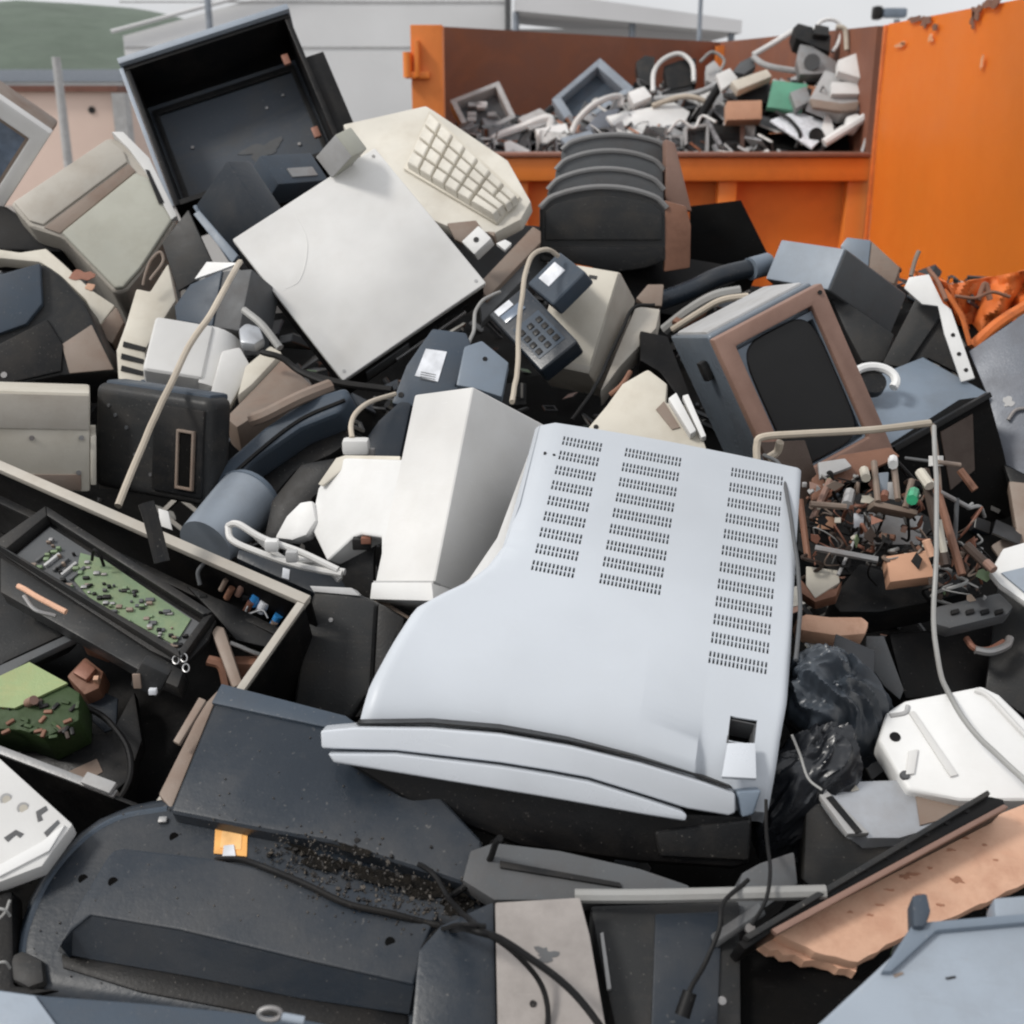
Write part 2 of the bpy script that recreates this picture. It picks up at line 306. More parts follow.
# grey industrial hall
hall = T('industrial_hall', 'large pale grey industrial hall with panelled wall behind the orange container', 'building', Matrix.Translation((0, 40, 0)))
def at_y(px, py, y):            # point on the upright plane Y = y
    r = ray(px, py); return C0 + r * (y / r.y)
A_ = at_y(123, 36, 40); B_ = at_y(300, -14, 40); C_ = at_y(511, -60, 40)
m = nb(); x0, x1, xb = A_.x, C_.x, B_.x
loft([[(x0, y, 0), (x1, y, 0), (x1, y, C_.z), (xb, y, B_.z), (x0, y, A_.z)] for y in (0, 18)], into=m); hall.part('wall', m, 'wallgrey')
m = nb()
for z in (1.2, 3.6, 4.9): box((x1 - x0, .03, .05), ((x0 + x1) / 2, -.012, z), into=m)
hall.part('wall_seam', m, 'lightgrey')
m = nb()
for a, b in (((x0 - .3, A_.z), (xb, B_.z)), ((xb, B_.z), (x1 + .2, C_.z))):
    tube([(a[0], -.15, a[1] + .12), (b[0], -.15, b[1] + .12)], .06, 6, False, into=m)
hall.part('roof_edge', m, 'wallgrey'); hall.part('corner_trim', box((.16, .1, C_.z), (x1 - .1, -.055, C_.z / 2)), 'midgrey')
can = T('loading_canopy', 'white sloping canopy roof on thin posts beside the grey hall', 'canopy', Matrix.Translation((0, 38, 0)))
a, b, c = at_y(515, -8, 38), at_y(742, 24, 38), at_y(520, 34, 38)
L_ = (a.x, 0, a.z); R_ = (b.x, 0, b.z)
can.part('roof', loft([[(L_[0], y, L_[2] - .5), (R_[0], y, R_[2] - .25), (R_[0], y, R_[2] + .1), (L_[0], y, L_[2] + .1)] for y in (0, 7)]), 'canopywhite')
can.part('gable_panel', box((6.3, .12, .45), (at_y(610, 35, 38).x, 3, at_y(600, 32, 38).z)), 'canopywhite')
for px in (516, 634, 735):
    q = at_y(px, 20, 38); can.part('post', cyl((q.x, .5, 0), (q.x, .5, q.z + (.25 if px < 700 else 0)), .1), 'polegrey')
ph = T('low_peach_building', 'low peach rendered building with dark red coping at the far left', 'building', Matrix.Translation((0, 26, 0)))
a, b = at_y(-60, 92, 26), at_y(112, 92, 26)
ph.part('wall', box((b.x - a.x, 6, a.z), ((a.x + b.x) / 2, 3, a.z / 2)), 'peachwall')
ph.part('coping', box((b.x - a.x + .3, 6.3, .12), ((a.x + b.x) / 2, 3, a.z + .063)), 'roofred')
q = at_y(92, 110, 26); ph.part('vent_hole', cyl((q.x, -.03, q.z), (q.x, .05, q.z), .07), 'charcoal')
a, b = at_y(111, 93, 25.8), at_y(124, 93, 25.8)
ph.part('pillar', box((b.x - a.x, .4, a.z), ((a.x + b.x) / 2, -.0, a.z / 2)), 'lightgrey')
fr = T('far_roof', 'row of blue grey roofs below the green hill', 'building', Matrix.Translation((0, 70, 0)))
a, b = at_y(-80, 78, 70), at_y(122, 90, 70); fr.part('wall', box((b.x - a.x, 8, 2.9), ((a.x + b.x) / 2, 4, 1.45)), 'wallgrey')
fr.part('roof', loft([[(a.x - .5, -.3, 2.9), (b.x + .5, -.3, 2.9), (b.x + .5, 8.3, 2.9), (a.x - .5, 8.3, 2.9)], [(a.x, 4, 3.6), (b.x, 4, 3.6), (b.x, 4.2, 3.6), (a.x, 4.2, 3.6)]]), 'slate')
def pole(name, label, px, top, y, r, m, head=None):
    q = at_y(px, top, y); t = T(name, label, 'pole', Matrix.Translation((q.x, y, 0)), cyl((0, 0, 0), (0, 0, q.z), r * 1.15, r), m)
    return t, q.z
pole('concrete_post', 'short pale concrete post before the peach building', 56, 57, 24.5, .08, 'lightgrey')
for px, y, lb in ((203, 36, 'slate lamp mast rising behind the tilted black cabinet'), (702, 30, 'thin dark lamp mast behind the rusty container wall')):
    t, z = pole('lamp_mast', lb, px, -60 if px < 300 else -25, y, .09 if px < 300 else .05, 'polegrey'); t.part('lamp_arm', tube([(0, 0, z - .1), (.4, 0, z + .1), (1.2, 0, z + .15)], .04), 'polegrey'); t.part('lamp_head', box((.5, .2, .1), (1.3, 0, z + .12), .04), 'midgrey')
q = at_y(880, 13, 22); t = T('street_lamp', 'small dark headed street lamp above the container edge', 'street lamp', Matrix.Translation((q.x, 22, 0)))
t.part('pole', cyl((.3, 0, 0), (.3, 0, q.z - .1), .05), 'polegrey'); t.part('lamp_head', box((.16, .2, .22), (-.05, 0, q.z), .05), 'charcoal'); t.part('lamp_glass', box((.42, .16, .16), (.24, 0, q.z), .05), 'steelblue')
# ================================================================ ORANGE CONTAINER
zt = at_y(0, 25, 5.93).z; zr = at_y(0, 157, 5.92).z
cont = T('scrap_container', 'open orange steel container heaped with electronic scrap, rusty brown inside', 'container', Matrix.Translation((0, 6, 0)))
def pp(px, y): return (px - 512) / F_PX * (y * 1.0) / math.cos(PITCH) * math.cos(PITCH)
def wallq(p, q, z0, zp, zq, t=.05):          # upright wall between two plan points, thickness t to the outside
    d = Vector((q[0] - p[0], q[1] - p[1], 0)).normalized(); nn = Vector((d.y, -d.x, 0)) * t
    a, b = Vector((p[0], p[1], 0)), Vector((q[0], q[1], 0)); r = []
    for c_, z in ((a, zp), (b, zq)): r.append([c_ + Vector((0, 0, z0)), c_ + nn + Vector((0, 0, z0)), c_ + nn + Vector((0, 0, z)), c_ + Vector((0, 0, z))])
    return loft(r)
X1, X2 = -.345, 1.695
corner = at_y(720, 42, 9.4); farL = at_y(436, 26, 8.4)
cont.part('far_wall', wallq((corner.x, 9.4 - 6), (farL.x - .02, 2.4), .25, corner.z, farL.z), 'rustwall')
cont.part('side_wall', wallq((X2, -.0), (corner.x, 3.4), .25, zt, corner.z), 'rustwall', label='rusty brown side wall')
cont.part('side_wall', wallq((farL.x - .02, 2.4), (X1 - .03, 0), .25, farL.z, zt), 'orange_side')
a = at_y(411, 25, 5.96); b = at_y(443, 27, 5.96); wpost = b.x - a.x
post = cont.part('corner_post', box((wpost, .14, zt), ((a.x + b.x) / 2, -.03, zt / 2 ), .006), 'orange_side')
m = nb(); qz = at_y(0, 66, 5.9).z
cyl((a.x - .015, -.12, qz - .05), (a.x - .015, -.12, qz + .06), .02, into=m); box((.11, .03, .03), (a.x + .03, -.115, qz - .04), .004, into=m); box((.02, .05, .16), (a.x + .03, -.12, qz + .03), .004, into=m)
cont.part('latch', m, 'orange_side', post)
# near low side: beam, plate, ribs
y0 = -.05
yb = at_y(0, 181, 5.92).z
cont.part('rim_beam', box((X2 - X1, .12, zr - yb), ((X1 + X2) / 2, y0, (zr + yb) / 2), .012), 'orange_side')
cont.part('rim_cap', box((X2 - X1, .16, .018), ((X1 + X2) / 2, y0, zr + .011), .004), 'copper')
cont.part('low_wall', box((X2 - X1, .03, yb - .2), ((X1 + X2) / 2, .02, (yb + .2) / 2)), 'orange_side')
for px, wd in ((455, 16), (520, 16), (726, 18), (855, 20)):
    q = at_y(px, 200, 5.95); cont.part('rib', box((wd / F_PX * 5.95, .09, yb - .22), (q.x, y0 + .015, (yb + .22) / 2), .008), 'orange_side')
q = at_y(722, 46, 9.3); cont.part('corner_strip', box((.12, .12, q.z), (q.x + .02, 9.3 - 6, q.z / 2)), 'orange_side')
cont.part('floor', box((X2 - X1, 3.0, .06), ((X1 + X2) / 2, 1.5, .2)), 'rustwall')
# open door of the container swung towards the camera: scratched, torn rusty bottom edge
M = Matrix.Translation((1.70, 0, 0)); door = T('container_door', 'tall bright orange container door swung open, chipped at its top edge', 'door panel', M)
def doorplate():
    m = nb(); ny, nz_ = 60, 36; Y0, Y1 = 5.84, 3.2; zb, ztt = HC - 1.05, zt; V = []
    for i in range(ny + 1):
        y = Y0 + (Y1 - Y0) * i / ny; row = []
        for j in range(nz_ + 1):
            f = j / nz_; z = zb + (ztt - zb) * f; dx = .006 * noise.noise((y * 2.1, z * 2.1, 0)); 
            if f < .16: dx += (.16 - f) * .5 * noise.noise((y * 7, z * 9, 4)); z += (.16 - f) * .35 * noise.noise((y * 6, 3, 1))
            row.append((dx, y, z))
        V.append(row)
    G = [[m.verts.new(p) for p in r] for r in V]
    for a, b in zip(G, G[1:]):
        for j in range(nz_): m.faces.new((a[j], a[j + 1], b[j + 1], b[j]))
    r = bmesh.ops.solidify(m, geom=m.faces[:], thickness=.03); bmesh.ops.recalc_face_normals(m, faces=m.faces); return m
door.part('door_plate', doorplate(), 'orange')
def rough_blob(cx, cz, rx, rz, seed, x=-.008):
    pts = []
    for k in range(22):
        a = 2 * math.pi * k / 22; f = .6 + .75 * noise.noise((math.cos(a) * 1.7 + seed, math.sin(a) * 1.7, seed * .7)) + .25
        pts.append((cx + math.cos(a) * rx * f, cz + math.sin(a) * rz * f))
    return pts
RX = Matrix(((0, 0, -1, 0), (1, 0, 0, 0), (0, 1, 0, 0), (0, 0, 0, 1)))       # local xy -> world YZ facing -X
def dpx(px, py):
    r = ray(px, py); p = C0 + r * (1.685 / r.x); return p.y, p.z
m = nb()
for px, py, rx, rz, s in ((925, 22, .07, .022, 1), (915, 19, .10, .012, 2), (976, 12, .05, .03, 3), (990, 3, .08, .02, 4), (972, 20, .025, .03, 5), (935, 27, .03, .02, 9)):
    yy, zz = dpx(px, py); q = prism(rough_blob(yy, zz, rx, rz, s), 0, .004); bmesh.ops.transform(m if False else q, matrix=RX, verts=q.verts); bmesh.ops.translate(q, vec=(-.010, 0, 0), verts=q.verts); merge(m, q)
door.part('rust_patch', m, 'rustbrown', label='dark rust where the paint has chipped at the top')
m = nb()
for px, py, rx, rz, s in ((900, 45, .10, .02, 11), (930, 38, .05, .02, 12), (981, 62, .02, .04, 13), (903, 43, .05, .012, 14)):
    yy, zz = dpx(px, py); q = prism(rough_blob(yy, zz, rx * .7, rz * .7, s), 0, .002); bmesh.ops.transform(q, matrix=RX, verts=q.verts); bmesh.ops.translate(q, vec=(-.011, 0, 0), verts=q.verts); merge(m, q)
simple('scuff', (.72, .34, .17), .6); door.part('scuff_mark', m, 'scuff')
door.part('hinge_bar', box((.02, .03, 1.6), (-.004, 5.86, 1.7), .006), 'rustorange')
# torn rusty strip metal along the door's foot
scr = T('torn_rusty_metal', 'torn orange rusted sheet edge crumpled below the container door', 'scrap metal', Matrix.Translation(P(970, 300, 2.55)))
def crumple(pts, d0, wpx, seed, n=26, amp=.03):
    m = nb(); path = spline([P(x, y, d0 + dd) - P(970, 300, 2.55) for x, y, dd in pts], 8); V = []
    for i, p in enumerate(path):
        row = []
        for j in range(7):
            f = j / 6 - .5; o = Vector((f * wpx[0], noise.noise((i * .4 + seed, j * .9, 1)) * amp * 2, f * wpx[1])); row.append(p + o + Vector((noise.noise((i * .5, j, seed)) * amp, 0, noise.noise((i * .6, j * 1.2, seed + 5)) * amp)))
        V.append([m.verts.new(q) for q in row])
    for a, b in zip(V, V[1:]):
        for j in range(6): m.faces.new((a[j], a[j + 1], b[j + 1], b[j]))
    bmesh.ops.solidify(m, geom=m.faces[:], thickness=.004); return m
def foldsheet(quad, d0, seed, amp, nx=40, ny=22):
    m = nb(); V = []; o = P(970, 300, 2.55)
    for j in range(ny + 1):
        row = []
        for i in range(nx + 1):
            u, v = i / nx, j / ny; v2 = v * (1 + .22 * noise.noise((u * 6, seed, 0)))
            x = (quad[0][0] * (1 - u) + quad[1][0] * u) * (1 - v2) + (quad[3][0] * (1 - u) + quad[2][0] * u) * v2; y = (quad[0][1] * (1 - u) + quad[1][1] * u) * (1 - v2) + (quad[3][1] * (1 - u) + quad[2][1] * u) * v2
            f = (1 - 2 * abs(noise.noise((u * 2.6 + v * 1.5 + seed, v * 1.2, seed)))) * amp + .3 * amp * (1 - 2 * abs(noise.noise((u * 7 + v * 2, v * 3, seed + 2))))
            row.append(m.verts.new(P(x, y, d0 + f + .05 * v) - o))
        V.append(row)
    for a, b in zip(V, V[1:]):
        for i in range(nx): m.faces.new((a[i], a[i + 1], b[i + 1], b[i]))
    bmesh.ops.recalc_face_normals(m, faces=m.faces); bmesh.ops.solidify(m, geom=m.faces[:], thickness=.003); return m
scr.part('torn_sheet', foldsheet([(942, 286), (1070, 262), (1070, 322), (972, 352)], 2.5, 1.0, .10), 'rustorange')
scr.part('torn_sheet', foldsheet([(908, 268), (950, 284), (978, 350), (950, 330)], 2.52, 4.0, .06, 24, 20), 'rustorange')
scr.part('curled_strip', tube([P(x, y, 2.42) - P(970, 300, 2.55) for x, y in ((944, 290), (952, 300), (962, 318), (970, 345))], .007, ry=.003), 'rustorange')
scr.part('curled_strip', tube([P(x, y, 2.42) - P(970, 300, 2.55) for x, y in ((955, 296), (975, 298), (992, 292), (1010, 297))], .0035), 'rustbrown')
scr.part('bent_rod', tube([P(972, 347, 2.45) - P(970, 300, 2.55), P(1000, 322, 2.45) - P(970, 300, 2.55), P(1040, 298, 2.5) - P(970, 300, 2.55)], .012), 'rustorange')
scr.part('bent_rod', tube([P(978, 300, 2.5) - P(970, 300, 2.55), P(985, 284, 2.5) - P(970, 300, 2.55), P(990, 300, 2.5) - P(970, 300, 2.55)], .006), 'rustbrown')
# ================================================================ SCRAP MASS (nobody could count it) : in the pile's gaps and in the container
PROF = [(1150, .95), (1000, 1.15), (800, 1.46), (600, 1.72), (450, 2.1), (350, 2.45), (300, 2.75)]
PY = [P(512, a, d).y for a, d in PROF] + [3.4, 4.2, 5.2]; PZ = [P(512, a, d).z for a, d in PROF] + [1.72, 1.2, .15]
PY = [-.6] + PY; PZ = [.9] + PZ
def mound_z(x, y): return float(np.interp(y, PY, PZ)) - .07 * max(0, abs(x) - 1.6) ** 1.5 + .05 * noise.noise((x * 4, y * 4, 0)) - .02
def moundmesh():
    m = nb(); xs = np.linspace(-5.5, 5.5, 120); ys = np.linspace(-.6, 5.3, 90)
    G = [[m.verts.new((x, y, max(.01, mound_z(x, y) + .03 * noise.noise((x * 17, y * 17, 3))))) for x in xs] for y in ys]
    for a, b in zip(G, G[1:]):
        for i in range(len(xs) - 1): m.faces.new((a[i], a[i + 1], b[i + 1], b[i]))
    return m
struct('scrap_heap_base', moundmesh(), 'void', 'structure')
def islandmat(name, stops):
    m = bpy.data.materials.new(name); m.use_nodes = True; t = m.node_tree; b = t.nodes['Principled BSDF']; L = t.links.new
    g_ = t.nodes.new('ShaderNodeNewGeometry'); c = t.nodes.new('ShaderNodeValToRGB'); c.color_ramp.interpolation = 'CONSTANT'
    while len(c.color_ramp.elements) < len(stops): c.color_ramp.elements.new(.5)
    for e, (p, col) in zip(c.color_ramp.elements, stops): e.position = p; e.color = (*col, 1)
    L(g_.outputs['Random Per Island'], c.inputs[0]); tc = t.nodes.new('ShaderNodeTexCoord'); n = N(t, 'ShaderNodeTexNoise', Scale=25, Detail=6); L(tc.outputs['Object'], n.inputs['Vector'])
    r = N(t, 'ShaderNodeMapRange', From_Min=.3, From_Max=.7, To_Min=.55, To_Max=1.25); L(n.outputs['Fac'], r.inputs['Value'])
    v = N(t, 'ShaderNodeVectorMath', operation='SCALE'); L(c.outputs[0], v.inputs[0]); L(r.outputs[0], v.inputs['Scale']); L(v.outputs[0], b.inputs['Base Color']); b.inputs['Roughness'].default_value = .5
    MATS[name] = m
islandmat('fragments', [(0, (.012, .012, .013)), (.32, (.03, .032, .035)), (.55, (.06, .055, .05)), (.68, (.03, .04, .055)), (.76, (.14, .06, .035)), (.82, (.12, .12, .12)), (.90, (.3, .28, .25)), (.955, (.06, .1, .05)), (.97, (.4, .39, .36))])
islandmat('fragments_container', [(0, (.015, .015, .016)), (.2, (.04, .04, .042)), (.34, (.10, .105, .11)), (.5, (.22, .22, .23)), (.68, (.42, .42, .42)), (.84, (.58, .57, .55)), (.96, (.3, .12, .06))])
def fragment(m, p, s, rnd):
    k = rnd.random(); R = Matrix.Rotation(rnd.uniform(0, 6.3), 4, 'Z') @ Matrix.Rotation(rnd.gauss(0, .6), 4, 'X') @ Matrix.Rotation(rnd.gauss(0, .5), 4, 'Y')
    if k < .35: q = box((s, s * rnd.uniform(.4, .9), s * rnd.uniform(.03, .1)))
    elif k < .6: q = box((s * .8, s * rnd.uniform(.3, .8), s * rnd.uniform(.2, .5)), b=s * .03, seg=1)
    elif k < .78: q = tube([(rnd.uniform(-1, 1) * s, rnd.uniform(-1, 1) * s, rnd.uniform(-.3, .3) * s) for _ in range(4)], rnd.uniform(.0022, .004), 5, n=5)
    elif k < .9: q = ringframe(s, s * .7, s * .75, s * .48, -s * .05, s * .05, 0)
    else: q = cyl((0, 0, -s * .3), (0, 0, s * .3), s * .15, seg=10)
    bmesh.ops.transform(q, matrix=Matrix.Translation(p) @ R, verts=q.verts); merge(m, q)
rnd = random.Random(11); fm = nb()
for k in range(1700):
    y = rnd.uniform(.35, 3.3); x = rnd.uniform(-.62, .62) * (y + .4)
    s = rnd.uniform(.015, .045) * (1 + .8 * y / 3); fragment(fm, (x, y, mound_z(x, y) + rnd.uniform(-.01, .05)), s, rnd)
struct('small_scrap_fragments', fm, 'fragments', 'stuff')
rnd = random.Random(12); fm = nb()
def cz(x, y):      # heap inside the container
    top = float(np.interp(x, [-.35, 0, .3, .55, .85, 1.15, 1.45, 1.7], [2.0, 2.0, 2.03, 2.1, 2.2, 2.12, 2.2, 2.28]))
    e = .32 * min(1, max(0, (x - 1.05) / .45)); return float(np.interp(y, [6.05, 6.45 - e, 7.1 - 2 * e, 8.5], [1.86, 1.97, top + .03, top - .1]))
for k in range(620):
    y = rnd.uniform(6.12, 7.7); x = rnd.uniform(-.28, 1.66); fragment(fm, (x, y, cz(x, y) + rnd.uniform(-.05, .02)), rnd.uniform(.07, .2) * (.7 if y < 6.4 else 1), rnd)
struct('container_scrap_fragments', fm, 'fragments_container', 'stuff')
m = nb(); xs = np.linspace(-.33, 1.66, 30); ys = np.linspace(6.04, 8.2, 24)
G = [[m.verts.new((x, y, cz(x, y) - .05 + .03 * noise.noise((x * 9, y * 9, 1)))) for x in xs] for y in ys]
for a, b in zip(G, G[1:]):
    for i in range(29): m.faces.new((a[i], a[i + 1], b[i + 1], b[i]))
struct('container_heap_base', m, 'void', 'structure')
# ================================================================ THE BIG SILVER CABINET IN THE MIDDLE
n_ = Vector((.05, -.52, .85)); P0 = P(620, 600, 1.2)
M0 = frame(P0, n_); M0i = M0.inverted()
def onpl(Mi, px, py, h=0):
    o = Mi @ C0; v = Mi.to_3x3() @ ray(px, py); return o + v * ((h - o.z) / v.z)
a = onpl(M0i, 563, 437); b = onpl(M0i, 784, 478); M1 = frame(P0, n_, (M0.to_3x3() @ (b - a)))
cab = T('printer_cabinet_cover', 'large silver grey vented cabinet with flared curved base at the centre of the pile', 'electronics casing', M1)
def c2(px, py, h=0): p = cab.at(px, py, h); return p.x, p.y
ox, oy = c2(563, 436)
rowp = (c2(538, 563.7)[1] - oy) / 8; rowp = (rowp + (c2(707.5, 647)[1] - c2(731, 468.7)[1]) / 11) / 2
cols = [(c2(563, 436)[0], c2(603.5, 443)[0], 9), (c2(625, 449)[0], c2(682.5, 458)[0], 9), (c2(731, 468.7)[0], c2(784, 477)[0], 12)]
# left/right outline as x(y); top edge slightly bowed
LE = [c2(*q) for q in ((540, 421), (520, 500), (505, 540), (488, 562), (468, 577), (440, 590), (415, 604), (392, 640), (369, 681), (354, 724))]
RE = [c2(*q) for q in ((802, 468), (797, 546), (789, 699), (783, 740), (778, 792))]
FE = [c2(*q) for q in ((354, 724), (430, 725), (500, 731), (570, 743), (623, 756), (682, 771), (731, 789), (778, 792))]
ytop = (LE[0][1] + RE[0][1]) / 2
def Lx(y): return float(np.interp(-y, [-p[1] for p in LE], [p[0] for p in LE]))
def Rx(y): return float(np.interp(-y, [-p[1] for p in RE], [p[0] for p in RE]))
def cover():
    m = nb(); us = {cols[0][0] - .012, cols[0][0] - .03}
    slots_u = []
    for (xa, xb, nr), ns in zip(cols, (11, 16, 15)):
        p = (xb - xa) / ns
        for i in range(ns): s0 = xa + p * (i + .22); s1 = xa + p * (i + .74); slots_u.append((s0, s1, nr)); us |= {s0, s1}
    us = sorted(us); vs = set(); slots_v = []
    for r in range(12):
        t = oy + rowp * r; hgt = abs(rowp) * .60
        for k in range(2):
            a = t - hgt * (k * .54 + .0); b = t - hgt * (k * .54 + .44); slots_v.append((b, a, r)); vs |= {a, b}
    vs = sorted(vs, reverse=True)
    vall = list(np.linspace(ytop + .0, vs[0] + .004, 4)) + vs + list(np.linspace(vs[-1] - .01, min(p[1] for p in FE), 16))
    fx = [p[0] for p in FE]; fy = [p[1] for p in FE]; ybot = min(fy); ys_ = vs[-1] - .01
    G = []; xs_fix = us
    for v in vall:
        row = []; lx = Lx(max(v, LE[-1][1])); rx = Rx(v)
        g_l = [lx + (xs_fix[0] - .004 - lx) * (k / 14) ** 1.6 for k in range(15)]; g_r = [xs_fix[-1] + .004 + (rx - xs_fix[-1] - .004) * (1 - (1 - k / 7) ** 1.6) for k in range(8)]
        X = g_l + xs_fix + g_r
        for i, x in enumerate(X):
            y = v
            if v < ys_:      # lower part: squeeze rows so the last one follows the bowed front edge
                e = float(np.interp(x, fx, fy)); f = (ys_ - v) / (ys_ - ybot); y = ys_ + (e - ys_) * f
            if v > vs[0]: y = y + (.004 * math.sin(math.pi * (x - X[0]) / (X[-1] - X[0])))
            z = 0.0
            e = float(np.interp(x, fx, fy)); dd = max(0, y - e)
            z -= .026 * math.exp(-dd / .020) + .008 * max(0, 1 - (x - X[0]) / .012) ** 2 + .004 * max(0, 1 - (X[-1] - x) / .006) ** 2
            # moulded crease that widens towards the front right
            cr = np.interp(y, [c2(700, 760)[1], c2(686, 635)[1]], [c2(703, 760)[0], c2(686, 635)[0]])
            dep = np.interp(y, [c2(700, 760)[1], c2(686, 635)[1]], [.015, 0]); z -= float(dep) * (1 / (1 + math.exp(-(x - cr) / .0018)))
            row.append(m.verts.new((x, y, z)))
        G.append((v, X, row))
    sq = [c2(730, 713), c2(759, 713), c2(757, 741)]
    dead = 0
    for (va, Xa, A), (vb, Xb, B) in zip(G, G[1:]):
        vm = (va + vb) / 2
        for i in range(len(Xa) - 1):
            xm = (Xa[i] + Xa[i + 1]) / 2; hole = False
            for s0, s1, nr in slots_u:
                if s0 - 1e-6 < xm < s1 + 1e-6:
                    for w0, w1, r in slots_v:
                        if r < nr and w0 < vm < w1: hole = True
            if hole: continue
            m.faces.new((A[i], B[i], B[i + 1], A[i + 1]))
    # square outlet window
    c_ = c2(744, 726.5); hw = (c2(758.5, 727)[0] - c2(730.5, 727)[0]) / 2; 
    kill = [f for f in m.faces if abs(f.calc_center_median().x - c_[0]) < hw and abs(f.calc_center_median().y - c_[1]) < hw * 1.05]
    bmesh.ops.delete(m, geom=kill, context='FACES')
    # skirt round the rim
    be = [e for e in m.edges if e.is_boundary]; rim = []
    vmin = set(id(v) for v in G[-1][2]) | set(id(r[2][0]) for r in G) | set(id(r[2][-1]) for r in G) | set(id(v) for v in G[0][2])
    rim = [e for e in be if id(e.verts[0]) in vmin and id(e.verts[1]) in vmin]
    r = bmesh.ops.extrude_edge_only(m, edges=rim); bmesh.ops.translate(m, vec=(0, 0, -.018), verts=[v for v in r['geom'] if isinstance(v, bmesh.types.BMVert)])
    bmesh.ops.recalc_face_normals(m, faces=m.faces)
    if sum(f.normal.z for f in m.faces) < 0: bmesh.ops.reverse_faces(m, faces=m.faces)
    sl = [e for e in m.edges if e.is_boundary and e.verts[0].co.z > -.02 and not (abs(e.verts[0].co.x - c_[0]) < hw * 1.4 and abs(e.verts[0].co.y - c_[1]) < hw * 1.4) and vs[-1] - 1e-4 < e.verts[0].co.y < vs[0] + 1e-4 and us[0] - 1e-4 < e.verts[0].co.x < us[-1] + 1e-4]
    q_ = bmesh.ops.extrude_edge_only(m, edges=sl); bmesh.ops.translate(m, vec=(0, 0, -.0025), verts=[v for v in q_['geom'] if isinstance(v, bmesh.types.BMVert)])
    r = bmesh.ops.duplicate(m, geom=m.faces[:]); bmesh.ops.translate(m, vec=(0, 0, -.002), verts=[v for v in r['geom'] if isinstance(v, bmesh.types.BMVert)])
    return m, c_, hw
m, sqc, hw = cover(); shell = cab.part('top_shell', m, 'silver')
# dark inside seen through the slots
ins = [(Lx(y) + .02, y) for y in (ytop - .012, c2(505, 540)[1])] + [(c2(430, 625)[0], c2(430, 625)[1]), (c2(400, 700)[0], c2(400, 700)[1]), (c2(600, 725)[0], c2(600, 725)[1]), (c2(765, 765)[0], c2(765, 765)[1]), (Rx(ytop) - .02, ytop - .012)]
cab.part('inner_chassis', prism(ins, -.16, -.045, .004), 'black')
cab.part('window_socket', ringframe(hw * 2, hw * 2, hw * 1.8, hw * 1.8, -.04, -.012, 0, into=None), 'midgrey')
cab.o.children[-1].location = (sqc[0], sqc[1], 0)
q1 = [c2(728, 742), c2(756, 742), c2(757, 778), c2(722, 776)]
cab.part('cable_groove', prism(q1, -.006, -.001, .0015), 'silver_gloss')
for px, py in ((545, 453), (554, 455)): cab.part('screw_hole', cyl((*c2(px, py), -.002), (*c2(px, py), .0006), .0016, seg=10), 'charcoal')
# left rim of the front moulding (cream) peeping out behind the shell
cab.part('side_moulding', prism([c2(*q) for q in ((541, 428), (530, 440), (498, 525), (470, 566), (450, 582), (478, 572), (505, 542), (522, 500))], -.05, -.022, 0), 'offwhite')
# two curved front strips below the shell, seated on a common plane facing the viewer
dfr = (M1 @ Vector((*c2(540, 745), 0)) - C0).dot(FW)
Mf = frame(P(540, 760, dfr - .005), (.02, -.93, .35)); Mfi = Mf.inverted()
def f2(px, py): p = onpl(Mfi, px, py); return p.x, p.y
def addpart(name, poly, z0, z1, b, m, parent=None):
    q = prism(poly, z0, z1, b, 3); bmesh.ops.transform(q, matrix=cab.Mi @ Mf, verts=q.verts); return cab.part(name, q, m, parent)
s1 = [f2(*q) for q in ((321, 730), (354, 727), (430, 728), (500, 734), (570, 746), (640, 763), (700, 781), (735, 793), (735, 812), (728, 815), (687, 808), (640, 793), (588, 777), (550, 770), (500, 762), (396, 750), (322, 748))]
s2 = [f2(*q) for q in ((329, 752), (396, 752.5), (500, 765), (550, 773), (588, 780), (640, 796), (680, 809), (686, 813), (684, 819), (640, 812), (550, 796), (440, 778), (335, 761))]
addpart('front_strip', s1, -.03, .004, .003, 'silver_gloss'); addpart('front_strip', s2, -.03, .010, .003, 'silver_gloss')
addpart('corner_cap', [f2(*q) for q in ((737, 792), (762, 790), (754, 815), (742, 818))], -.03, 0, .003, 'steelblue')
addpart('lower_body', [f2(*q) for q in ((338, 762), (440, 776), (550, 792), (684, 812), (755, 815), (752, 868), (735, 872), (640, 866), (520, 850), (420, 812))], -.14, -.006, .008, 'black')
addpart('lower_lip', [f2(*q) for q in ((655, 832), (752, 820), (750, 862), (660, 858))], -.02, -.002, .004, 'charcoal')
# thin bare side edge and the cord hanging on its right side
addpart('seam_strip', [f2(*q) for q in ((356, 724), (430, 723), (500, 729), (570, 741), (640, 758), (700, 776), (733, 788), (733, 790), (700, 778), (640, 760), (570, 743), (500, 731), (430, 725), (356, 725.5))], -.03, -.004, 0, 'charcoal')
CORD('power_cable', 'thin grey cord looped down the right edge of the silver cabinet', [(764, 455, 1.40), (780, 466, 1.345), (788, 500, 1.29), (795, 545, 1.25), (800, 600, 1.215), (796, 660, 1.16)], .0022, 'midgrey')
# ================================================================ PILE, LEFT AND TOP LEFT
def rect(t, w, h, cx=0, cy=0): return [(cx - w/2, cy - h/2), (cx + w/2, cy - h/2), (cx + w/2, cy + h/2), (cx - w/2, cy + h/2)]
